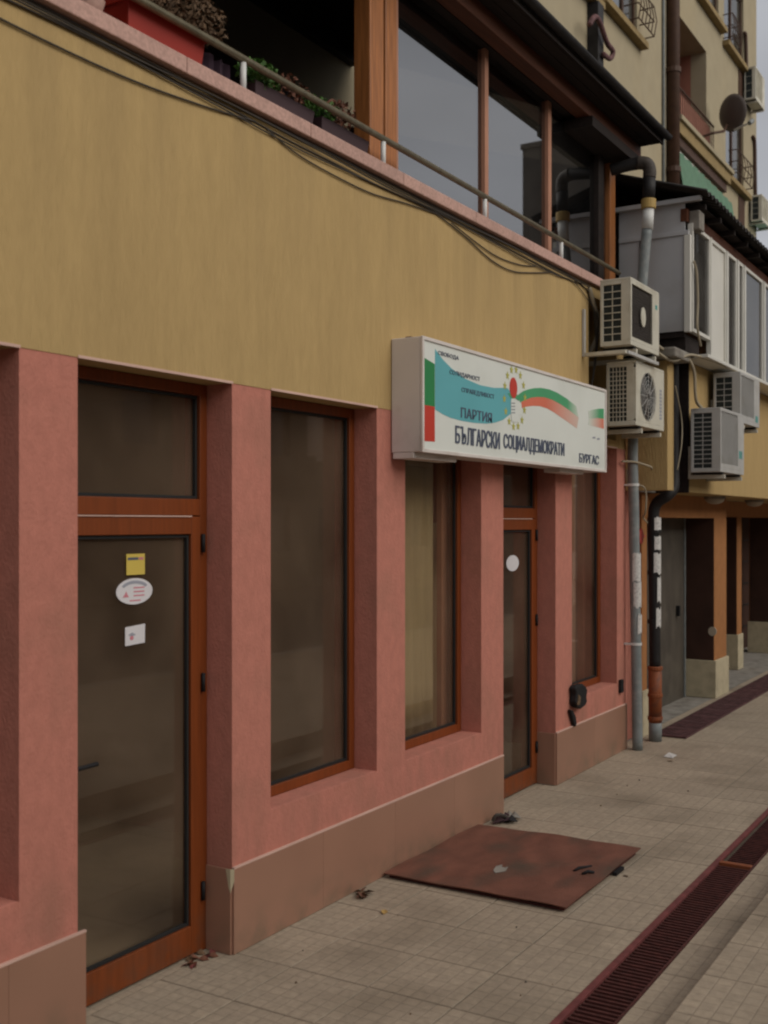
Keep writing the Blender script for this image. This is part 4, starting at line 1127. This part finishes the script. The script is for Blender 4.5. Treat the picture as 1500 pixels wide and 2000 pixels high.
# lintel and pillars
MB().box(10.78, 14.0, 0.085, 0.44, 2.155, 2.399).build('lintel', 'orange_stucco', nbd)
MB().box(14.0, 21, 0.46, 0.80, 2.18, 2.399).build('lintel', 'orange_stucco', nbd)
MB().box(13.42, 13.99, 0.08, 0.50, 0.45, 2.154).build('pillar', 'orange_stucco', nbd, bevel=0.005)
MB().box(13.395, 14.015, 0.055, 0.52, 0.0, 0.45).build('pillar_plinth', 'plinth_stone', nbd, bevel=0.006)
MB().box(16.18, 16.45, 0.48, 0.80, 0.5, 2.179).build('pillar', 'orange_stucco', nbd, bevel=0.005)
MB().box(16.16, 16.47, 0.46, 0.82, 0.0, 0.5).build('pillar_plinth', 'plinth_stone', nbd, bevel=0.006)
MB().box(18.50, 18.85, 0.50, 0.85, 0.5, 2.179).build('pillar', 'orange_stucco', nbd, bevel=0.005)
MB().box(18.48, 18.87, 0.48, 0.87, 0.0, 0.5).build('pillar_plinth', 'plinth_stone', nbd, bevel=0.006)
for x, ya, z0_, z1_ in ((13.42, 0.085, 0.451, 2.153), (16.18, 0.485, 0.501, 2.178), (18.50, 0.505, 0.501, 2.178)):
    MB().box(x - .012, x - .001, ya, ya + 0.33, z0_, z1_).build('side_shade', 'door_brown', nbd)  # dark brown sheets paint the shade on the pillars' near sides
MB().prism(ellipse(0.1, 0.80, 0.05, 0.055, 14), 'x', 13.405, 13.42).build('wall_lamp', 'lamp_glass', nbd)
# doors
dm = MB().box(10.80, 13.41, 0.42, 0.46, 0.0, 2.154).build('door', 'door_metal', nbd); dm['label'] = 'dark grey metal door between the soil pipe and the first pillar'
MB().box(13.32, 13.36, 0.405, 0.419, 0.0, 2.154).build('door_edge', 'grey_pipe', dm)
MB().box(11.90, 11.915, 0.415, 0.4195, 0.0, 2.154).build('door_joint', 'dark_gasket', dm)
MB().box(13.0, 13.05, 0.38, 0.4195, 1.0, 1.12).build('handle', 'rubber_black', dm)
for x0, x1 in ((14.0, 16.18), (16.46, 18.48), (18.87, 20.9)):
    d = MB().box(x0, x1, 1.05, 1.10, 0.0, 2.4).build('garage_door', 'door_brown', nbd)
    for q in range(1, 6):
        MB().box(x0, x1, 1.035, 1.049, q * 0.36, q * 0.36 + 0.02).build('rail', 'dark_gasket', d)
MB().box(13.99, 14.03, 0.50, 1.05, 0, 2.4).build('inner_wall', 'orange_stucco', nbd)
MB().box(20.9, 21.0, 0.0, 4, 0, 2.4).build('end_wall', 'orange_stucco', nbd)
for x, y in ((12.75, -0.10), (14.9, -0.05)):
    t = thing('ceiling_lamp', 'round bulkhead lamp under the overhang, %s' % ('nearer one above the metal door' if x < 13 else 'farther one beyond the first pillar'), 'lamp', (x, y, 2.4), 'lamps under the overhang')
    MB().tube([(x, y, 2.399), (x, y, 2.37)], 0.12, 20).build('base', 'concrete', t)
    dome = MB(); vs = []; fs = []
    for i in range(5):
        a = i / 4 * math.pi / 2
        for k in range(16):
            vs.append((x + 0.11 * math.cos(a) * math.cos(k * math.pi / 8), y + 0.11 * math.cos(a) * math.sin(k * math.pi / 8), 2.37 - 0.06 * math.sin(a)))
    for i in range(4):
        for k in range(16):
            fs.append((i * 16 + k, i * 16 + (k + 1) % 16, (i + 1) * 16 + (k + 1) % 16, (i + 1) * 16 + k))
    dome.add(vs, fs).build('glass_dome', 'lamp_glass', t, smooth=True)

# grey sheet-metal balcony enclosure above
en = thing('balcony_enclosure', 'balcony closed in with grey sheets and white framed windows', 'balcony', (12, -0.4, 3.7))
MB().box(10.385, 10.40, -0.43, -0.02, 3.905, 4.80).build('side_sheet', 'sheet_grey', en)
MB().box(10.385, 10.40, -0.005, 0.20, 3.905, 4.80).build('side_sheet', 'sheet_grey', en)
MB().box(10.37, 10.40, -0.48, 0.20, 4.801, 4.845).build('batten', 'sheet_grey', en, bevel=0.004)
MB().box(10.385, 10.40, -0.44, 0.20, 4.846, 5.12).build('side_sheet', 'sheet_grey', en)
MB().box(10.375, 10.40, -0.018, -0.007, 3.905, 4.80).build('batten', 'dark_gasket', en)
MB().box(10.37, 10.42, -0.495, -0.435, 3.89, 4.80).build('corner_post', 'pvc_white', en, bevel=0.004)
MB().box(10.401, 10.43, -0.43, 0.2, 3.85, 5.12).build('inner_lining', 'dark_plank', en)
MB().box(10.44, 10.90, -0.43, 0.15, 3.70, 3.88).build('floor_edge', 'dark_plank', en)
MB().box(10.75, 21, -0.56, -0.30, 3.692, 3.725).build('ledge', 'pvc_white', en, bevel=0.004)
MB().box(10.75, 21, -0.50, -0.322, 3.50, 3.691).build('ledge_bracket', 'orange_stucco', en) if False else None
x = 10.44
segs = [(10.44, 11.06, 'glass_g'), (11.10, 11.68, 'panel'), (11.74, 12.12, 'glass_d'), (12.20, 12.42, 'glass_g'), (12.50, 13.36, 'blind'), (13.46, 14.2, 'glass_g'), (14.3, 15.2, 'glass_d'), (15.3, 16.2, 'glass_g'), (16.3, 17.5, 'blind'), (17.6, 18.8, 'glass_d'), (18.9, 20.9, 'glass_g')]
for x0, x1, k in segs:
    zb = 3.90 if x0 < 10.6 else 3.726
    w = MB().frame(x0, x1, zb, 4.92, -0.50, -0.45, 0.035).build('window', 'pvc_white', en, bevel=0.003)
    if k == 'panel':
        MB().box(x0 + .035, x1 - .035, -0.48, -0.47, zb + .035, 4.885).build('panel', 'pvc_white', w)
    elif k == 'blind':
        MB().box(x0 + .035, x1 - .035, -0.455, -0.45, zb + .035, 4.885).build('blind', 'blind', w)
        MB().box(x0 + .035, x1 - .035, -0.48, -0.476, zb + .035, 4.885).build('pane', 'dull_glass', w)
    else:
        MB().box(x0 + .035, x1 - .035, -0.48, -0.476, zb + .035, 4.885).build('pane', 'dull_glass', w)
        if k == 'glass_g':
            MB().box(x0 + .06, x1 - .06, -0.40, -0.396, zb + .035, 4.885).build('pane_backing', 'sheet_grey', w)
for x in (11.08, 11.71, 12.16, 12.46, 13.41):
    MB().box(x - .018, x + .018, -0.505, -0.46, 3.726, 4.92).build('mullion', 'pvc_white', en)
MB().box(10.43, 21, -0.35, 0.2, 3.70, 3.71).build('floor', 'concrete', en)
MB().box(10.43, 21, 0.9, 1.0, 3.7, 5.3).build('rear_wall', 'orange_stucco', en)
MB().box(10.38, 21, -0.46, -0.40, 4.93, 5.05).build('head_beam', 'beam_wood', en)
for k in range(12):
    xx = 10.5 + k * 0.55
    MB().box(xx, xx + .05, -0.60, -0.40, 5.052, 5.10).build('rafter_end', 'dark_plank', en)
cr = MB(); nX = 420; xa, xb = 10.28, 21.0; vs = []
for k in range(2):
    for j in range(2):
        for i in range(nX + 1):
            x = xa + (xb - xa) * i / nX
            y = (-0.67, 3.29)[j]; z = (5.135, 6.45)[j]
            vs.append((x, y, z + 0.022 * math.sin(x * 2 * math.pi / 0.13) + 0.01 * math.sin(x * 1.9) + k * 0.014))
n1 = nX + 1; fs = []
for i in range(nX):
    fs += [(i, i + n1, i + n1 + 1, i + 1), (2 * n1 + i, 2 * n1 + i + 1, 3 * n1 + i + 1, 3 * n1 + i), (i, i + 1, 2 * n1 + i + 1, 2 * n1 + i)]
fs += [(0, 2 * n1, 3 * n1, n1), (nX, n1 + nX, 3 * n1 + nX, 2 * n1 + nX)]
cr.add(vs, fs).build('roof_sheet', 'roof_sheet', en)
MB().box(10.33, 10.385, -0.60, 0.45, 5.10, 5.14).build('verge_board', 'sheet_grey', en)
MB().box(10.43, 21, -0.55, 0.2, 5.101, 5.112).build('ceiling_board', 'dark_plank', en)
# grey block visible as a hanging fixture under the eave
MB().box(10.45, 10.62, -0.56, -0.46, 4.86, 5.04).build('eave_block', 'concrete', en, bevel=0.01)

# ================================================================== APARTMENT TOWER
tw = thing('apartment_tower', 'tall pale beige apartment block with small balconies rising behind', 'building', (20, 3.3, 0))
YT = 3.3
holes = [(18.35, 20.25, 11.14, 12.9), (22.5, 25.05, 10.40, 12.66), (24.3, 26.1, 13.65, 15.2), (26.6, 28.5, 13.45, 15.2), (26.75, 28.5, 10.34, 12.2), (16.6, 17.9, 10.95, 12.6)]
MB().grid_wall(-6, 29.9, 0, 22, YT, YT + 0.35, holes).build('wall', 'tower_wall', tw)
MB().box(29.55, 29.9, YT + .35, 14, 0, 22).build('side_wall', 'tower_wall', tw)
MB().box(-6, 29.55, 13.7, 14, 0, 22).build('rear_wall', 'tower_wall', tw)
MB().box(-6, 29.9, YT + .35, 14, 21.7, 22).build('roof', 'concrete', tw)
# low door wall of the terrace, darker joinery
MB().box(-3, 10.2, YT - 0.03, YT - .001, 4.12, 6.55).build('terrace_joinery', 'door_brown', tw)
def tower_window(x0, x1, z0, z1, split, sill, label=None):
    fr = MB().frame(x0, x1, z0, z1, YT + .05, YT + .12, 0.06).box(split - .04, split + .04, YT + .05, YT + .12, z0 + .06, z1 - .06)
    w = fr.build('window', 'brown_frame', tw)
    MB().box(x0 + .06, split - .04, YT + .08, YT + .088, z0 + .06, z1 - .06).build('pane', 'veranda_glass', w)
    MB().box(split + .04, x1 - .06, YT + .08, YT + .088, z0 + .06, z1 - .06).build('pane', 'dull_glass', w)
    MB().box(x0 + .06, split - .02, YT + .14, YT + .15, z0 + .06, z1 - .06).build('pane_backing', 'curtain_reflection', w)  # pale sheet: curtain, and painted glass reflection in the right-hand windows
    MB().box(x0 - .15, x1 + .22, YT - .16, YT - .001, z0 - .13, z0 - .01).build('sill', 'sill_ochre', w, bevel=0.01)
    MB().box(x0, x1, YT + .34, YT + .36, z0, z1).build('room_blind', 'door_brown', w)
    return w
def flower_grille(x0, x1, z0, z1, y, label):
    g = thing('window_grille', label, 'grille', (x0, y, z0))
    for z in (z0, (z0 + z1) / 2, z1):
        MB().tube([(x0, YT, z), (x0, y, z), (x1, y, z), (x1, YT, z)], 0.014, 6).build('rail', 'brown_frame', g)
    n = 5
    for k in range(n + 1):
        x = x0 + (x1 - x0) * k / n
        MB().tube([(x, y, z0), (x, y - .05, (z0 + z1) / 2), (x, y, z1)], 0.010, 6).build('bar', 'brown_frame', g)
    return g
tower_window(18.35, 20.25, 11.14, 12.9, 19.6, True)
tower_window(16.6, 17.9, 10.95, 12.6, 17.2, True)
tower_window(24.3, 26.1, 13.65, 15.2, 25.3, True)
tower_window(26.6, 28.5, 13.45, 15.2, 27.45, True)
tower_window(26.75, 28.5, 10.34, 12.2, 27.55, True)
flower_grille(19.5, 20.4, 11.2, 11.75, YT - .28, 'brown flower grille on the upper tower window left of the downpipe')
flower_grille(26.5, 27.3, 13.5, 14.05, YT - .22, 'brown grille on the highest tower window near the sky')
flower_grille(27.0, 28.5, 10.45, 11.0, YT - .22, 'brown grille on the tower window below the satellite dish')
MB().box(27.95, 28.55, YT - .02, YT - .001, 6, 10.19).build('recess_shade', 'brown_frame', tw)  # recess shadow on the tower front, painted as dark brown strips
MB().box(27.95, 28.55, YT - .02, YT - .001, 12.21, 13.30).build('recess_shade', 'brown_frame', tw)
# balcony recess
bal = MB()
MB().box(22.3, 25.06, YT + 1.30, YT + 1.36, 10.40, 12.66).build('balcony_back', 'tower_pink', tw)
MB().box(25.052, 25.12, YT + .352, YT + 1.30, 10.40, 12.66).build('balcony_side', 'tower_pink', tw)
MB().box(22.42, 22.498, YT + .352, YT + 1.30, 10.40, 12.66).build('balcony_side', 'tower_pink', tw)
MB().box(22.3, 25.12, YT + .352, YT + 1.36, 12.662, 12.72).build('balcony_soffit', 'tower_wall', tw)
MB().box(22.42, 26.7, YT - .22, YT - .001, 10.30, 10.40).build('balcony_slab', 'tower_wall', tw, bevel=0.01)
MB().box(22.42, 26.6, YT - .16, YT - .002, 10.05, 10.299).build('balcony_beam', 'sill_ochre', tw, bevel=0.01)
MB().box(22.42, 26.5, YT - .09, YT - .003, 9.86, 10.049).build('balcony_beam', 'brown_frame', tw)
MB().box(22.3, 25.12, YT + .352, YT + 1.36, 10.34, 10.398).build('balcony_floor', 'concrete', tw)
br = thing('balcony_railing', 'thin dark balcony railing with a maroon screen beside the tower downpipe', 'railing', (23.8, YT - .1, 10.4))
MB().tube([(22.5, YT - .12, 11.0), (25.2, YT - .12, 11.0)], 0.022, 8).build('handrail', 'brown_frame', br)
MB().tube([(22.5, YT - .12, 10.48), (25.2, YT - .12, 10.48)], 0.016, 8).build('bottom_rail', 'brown_frame', br)
for k in range(19):
    x = 22.5 + 2.7 * k / 18
    MB().tube([(x, YT - .12, 10.40), (x, YT - .12, 11.0)], 0.010, 6).build('baluster', 'brown_frame', br)
MB().box(22.55, 25.1, YT - .08, YT - .075, 10.48, 10.95).build('screen', 'tower_pink', br)
# green awning under the balcony
aw = thing('green_awning', 'faded green awning sheet under the tower balcony', 'awning', (24, 2.9, 9.5))
mb = MB(); nX = 60; vs = []
for j in range(2):
    for i in range(nX + 1):
        x = 22.45 + 4.4 * i / nX
        vs.append((x, YT - .10 - .16 * j + 0.015 * math.sin(i * 0.9), (9.70, 8.75)[j] + 0.012 * math.sin(i * 1.5) * j))
mb.add(vs, [(i, i + 1, i + nX + 2, i + nX + 1) for i in range(nX)])
o = mb.build('sheet', 'awning_green', aw); o.modifiers.new('s', 'SOLIDIFY').thickness = 0.01
MB().tube([(22.45, YT - .02, 9.78), (26.85, YT - .02, 9.70)], 0.035, 8).build('roller', 'pvc_white', aw)
aw2 = thing('green_awning', 'small teal awning at the far right above the dark eave', 'awning', (29.5, 2.9, 8.7))
MB().add([(28.6, YT - .02, 9.2), (30.6, YT - .02, 9.2), (30.6, YT - .9, 8.6), (28.6, YT - .9, 8.6)], [(0, 1, 2, 3)]).build('sheet', 'teal', aw2).modifiers.new('s', 'SOLIDIFY').thickness = 0.01
MB().tube([(28.6, YT - .92, 8.59), (30.6, YT - .92, 8.59)], 0.03, 8).build('bar', 'brown_frame', aw2)
# tower pipes
tp = thing('drain_pipe', 'dark brown downpipe running the full height of the tower', 'pipe', (22.2, YT - .1, 6))
MB().tube([(22.15, YT - .12, 6.2), (22.15, YT - .12, 22)], 0.13, 12).build('pipe', 'brown_frame', tp, smooth=True)
for z in (9.2, 11.2, 13.2, 15.5):
    MB().tube([(22.15, YT - .12, z - .05), (22.15, YT - .12, z + .05)], 0.155, 12).build('clamp', 'brown_frame', tp)
tp2 = MB().tube([(21.78, YT - .03, 6.2), (21.78, YT - .03, 22)], 0.03, 8).build('conduit', 'grey_pipe', smooth=True); tag(tp2, 'thin grey conduit beside the brown tower downpipe', 'pipe')
sp = thing('stove_pipe', 'short black square duct on the tower wall above the dark eave', 'pipe', (17.78, YT - .1, 9.5))
MB().box(17.66, 17.92, YT - .2, YT - .001, 8.2, 10.80).build('duct', 'black_pipe', sp, bevel=0.01)
MB().tube(catmull([(17.10, YT - .25, 10.16), (17.3, YT - .27, 10.36), (17.52, YT - .28, 10.34), (17.85, YT - .28, 10.14), (18.14, YT - .28, 10.10), (18.05, YT - .26, 9.95), (17.75, YT - .25, 9.92)]), 0.045, 8).build('hose', 'maroon_iron', sp, smooth=True)
cable([(28.62, YT - .05, 13.4), (28.58, YT - .05, 13.9), (28.52, YT - .05, 14.3), (28.40, YT - .05, 14.34)], 0.045, 'brown_frame', 'dark pipe rising from the highest air conditioner')
cable([(29.6, YT - .05, 10.4), (29.55, YT - .05, 11.2), (29.5, YT - .05, 11.9), (29.3, YT - .05, 12.02)], 0.045, 'brown_frame', 'dark hooked pipe rising from the lower tower air conditioner')
# satellite dish
ds = thing('satellite_dish', 'grey brown satellite dish on an arm beside the tower balcony', 'satellite dish', (25.1, 2.75, 11.2))
n = 28; rings = 5; vs = [(0, 0, 0)]; fs = []
for i in range(1, rings + 1):
    rr = i / rings
    for k in range(n):
        a = 2 * math.pi * k / n
        vs.append((0.37 * rr * math.cos(a), -0.08 * rr * rr, 0.40 * rr * math.sin(a)))
for k in range(n): fs.append((0, 1 + k, 1 + (k + 1) % n))
for i in range(rings - 1):
    for k in range(n):
        a = 1 + i * n + k; b = 1 + i * n + (k + 1) % n
        fs.append((a, b, b + n, a + n))
Mr = Matrix.Rotation(R(64), 3, 'Z') @ Matrix.Rotation(R(-8), 3, 'X')
C0 = Vector((25.13, 2.78, 11.22))
o = MB().add([C0 + Mr @ Vector(v) for v in vs], fs).build('reflector', 'dish', ds, smooth=True); o.modifiers.new('s', 'SOLIDIFY').thickness = 0.02
MB().tube([(24.2, YT, 10.45), (24.3, 2.95, 10.55), (24.8, 2.85, 10.72), (25.1, 2.86, 10.95)], 0.03, 8).build('arm', 'brown_frame', ds)
MB().tube([C0 + Vector((0.08, -0.06, -0.37)), Vector((24.95, 2.32, 10.86))], 0.022, 8).build('feed_arm', 'white_metal', ds)
MB().tube([Vector((24.93, 2.33, 10.84)), Vector((25.02, 2.28, 10.92))], 0.05, 10).build('receiver', 'grey_pipe', ds)

# ================================================================== STREET OPPOSITE (seen only as reflections)
def opp(x0, x1, y, h, label, m='opposite_wall'):
    t = thing('opposite_building', label, 'building', ((x0 + x1) / 2, y, 0), 'buildings across the street')
    hl = []
    z = 1.2
    while z + 1.5 < h - 0.6:
        x = x0 + 1.2
        while x + 1.4 < x1 - 0.8:
            hl.append((x, x + 1.4, z, z + 1.4)); x += 3.0
        z += 3.0
    MB().grid_wall(x0, x1, 0, h, y - .3, y, hl).build('wall', m, t)
    MB().box(x0, x1, y - 6, y - .301, 0, h).build('body', m, t)
    MB().box(x0 - .1, x1 + .1, y - 6.1, y + .25, h + .001, h + .3).build('roof', 'opposite_dark', t)
    for a, b, c, d in hl[:120]:
        MB().box(a + .003, b - .003, y - .2, y - .15, c + .003, d - .003).build('window', 'opposite_glass', t)
opp(-30, 6, -17, 8.2, 'plain brownish block across the street behind the camera')
opp(8, 46, -17, 8.0, 'long low block across the street facing the shops')
opp(60, 80, -17, 24.0, 'tall dark block across the street at the far end', 'opposite_dark')

# ================================================================== LITTER
def leaf(x, y, s, rot, m, label, z=0.002, cat='leaf'):
    pts = [(-1, 0, 0), (-.4, .45, .12), (.3, .5, .2), (1, 0, .05), (.3, -.45, .15), (-.4, -.5, .1)]
    c, sn = math.cos(rot), math.sin(rot)
    vs = [(x + s * (a * c - b * sn), y + s * (a * sn + b * c), z + s * h + 0.001) for a, b, h in pts] + [(x, y, z + 0.001)]
    o = MB().add(vs, [(i, (i + 1) % 6, 6) for i in range(6)]).build('leaf', m)
    return tag(o, label, cat)
ln = random.Random(33)
tr = thing('litter_pile', 'dark crumpled litter against the plinth at the far corner of the rusty plate', 'litter', (7.1, -0.1, 0))
for k in range(9):
    cx_, cy_ = 7.09 + ln.uniform(-.10, .12), -0.11 + ln.uniform(-.06, .05)
    leaf_o = MB()
    a = ln.uniform(0, 3)
    leaf_o.add([(cx_ + .07 * math.cos(a), cy_ + .05 * math.sin(a), 0.004), (cx_ - .05 * math.sin(a), cy_ + .05 * math.cos(a), 0.035), (cx_ - .07 * math.cos(a), cy_ - .05 * math.sin(a), 0.012), (cx_ + .05 * math.sin(a), cy_ - .05 * math.cos(a), 0.05)],
               [(0, 1, 2), (0, 2, 3), (0, 3, 1), (1, 3, 2)]).build('scrap', ('rubber_black', 'dark_plastic', 'concrete')[k % 3], tr)
MB().tube(catmull([(6.98, -0.08, 0.03), (7.0, -0.10, 0.07), (7.08, -0.12, 0.05), (7.14, -0.15, 0.01)]), 0.012, 6).build('strap', 'ac_dark', tr)
tr2 = thing('litter_pile', 'small clump of dead leaves against the plinth at the near corner of the plate', 'litter', (5.3, -0.06, 0))
for k in range(12):
    cx_, cy_ = 5.30 + ln.uniform(-.07, .07), -0.06 + ln.uniform(-.05, .03); a = ln.uniform(0, 6)
    MB().add([(cx_ + .035 * math.cos(a), cy_ + .035 * math.sin(a), 0.004), (cx_ - .02 * math.sin(a), cy_ + .02 * math.cos(a), 0.03), (cx_ - .035 * math.cos(a), cy_ - .035 * math.sin(a), 0.015), (cx_ + .02 * math.sin(a), cy_ - .02 * math.cos(a), 0.008)],
             [(0, 1, 2, 3)]).build('leaf', 'leaf_dry' if k % 3 else 'leaf_red', tr2)
tr3 = thing('litter_pile', 'dead leaves and dust in the corner of the nearest door recess', 'litter', (4.15, 0.09, 0))
for k in range(14):
    cx_, cy_ = 4.13 + ln.uniform(-.12, .08), 0.10 + ln.uniform(-.05, .04); a = ln.uniform(0, 6)
    MB().add([(cx_ + .028 * math.cos(a), cy_ + .028 * math.sin(a), 0.003), (cx_ - .018 * math.sin(a), cy_ + .018 * math.cos(a), 0.02), (cx_ - .028 * math.cos(a), cy_ - .028 * math.sin(a), 0.010), (cx_ + .018 * math.sin(a), cy_ - .018 * math.cos(a), 0.006)],
             [(0, 1, 2, 3)]).build('leaf', ('leaf_dry', 'leaf_red', 'red_iron')[k % 3], tr3)
leaf(5.12, -0.33, 0.035, 0.5, 'leaf_yellow', 'yellow fallen leaf on the paving left of the rusty plate')
leaf(6.38, -1.24, 0.022, 1.2, 'leaf_dry', 'brown leaf on the paving between the plate and the drain')
leaf(9.66, -0.52, 0.03, 2.0, 'leaf_dry', 'brown leaf on the paving near the foot of the downpipes')
leaf(12.0, -0.28, 0.05, 0.4, 'leaf_red', 'reddish leaf lying on the maroon arcade grating')
pp = MB().add([(9.80, -0.50, 0.004), (9.93, -0.50, 0.006), (9.95, -0.42, 0.02), (9.82, -0.41, 0.004)], [(0, 1, 2, 3)]).build('paper_scrap', 'paper'); tag(pp, 'white paper scrap on the paving near the downpipes', 'paper')
grp = 'small dark crumbs scattered on the paving'
for k in range(26):
    x = ln.uniform(3.4, 9); y = ln.uniform(-1.5, -0.2)
    if 5.55 < x < 6.9 and y > -1.25: continue
    s = ln.uniform(0.005, 0.012)
    o = MB().add([(x - s, y, 0.001), (x, y - s * .7, 0.001), (x + s, y + s * .2, 0.001), (x, y + s, 0.001), (x, y, s)], [(0, 1, 4), (1, 2, 4), (2, 3, 4), (3, 0, 4)]).build('crumb', 'rubber_black' if k % 2 else 'leaf_dry')
    tag(o, 'tiny dark crumb of dirt on the pale paving slabs', 'crumb', grp)
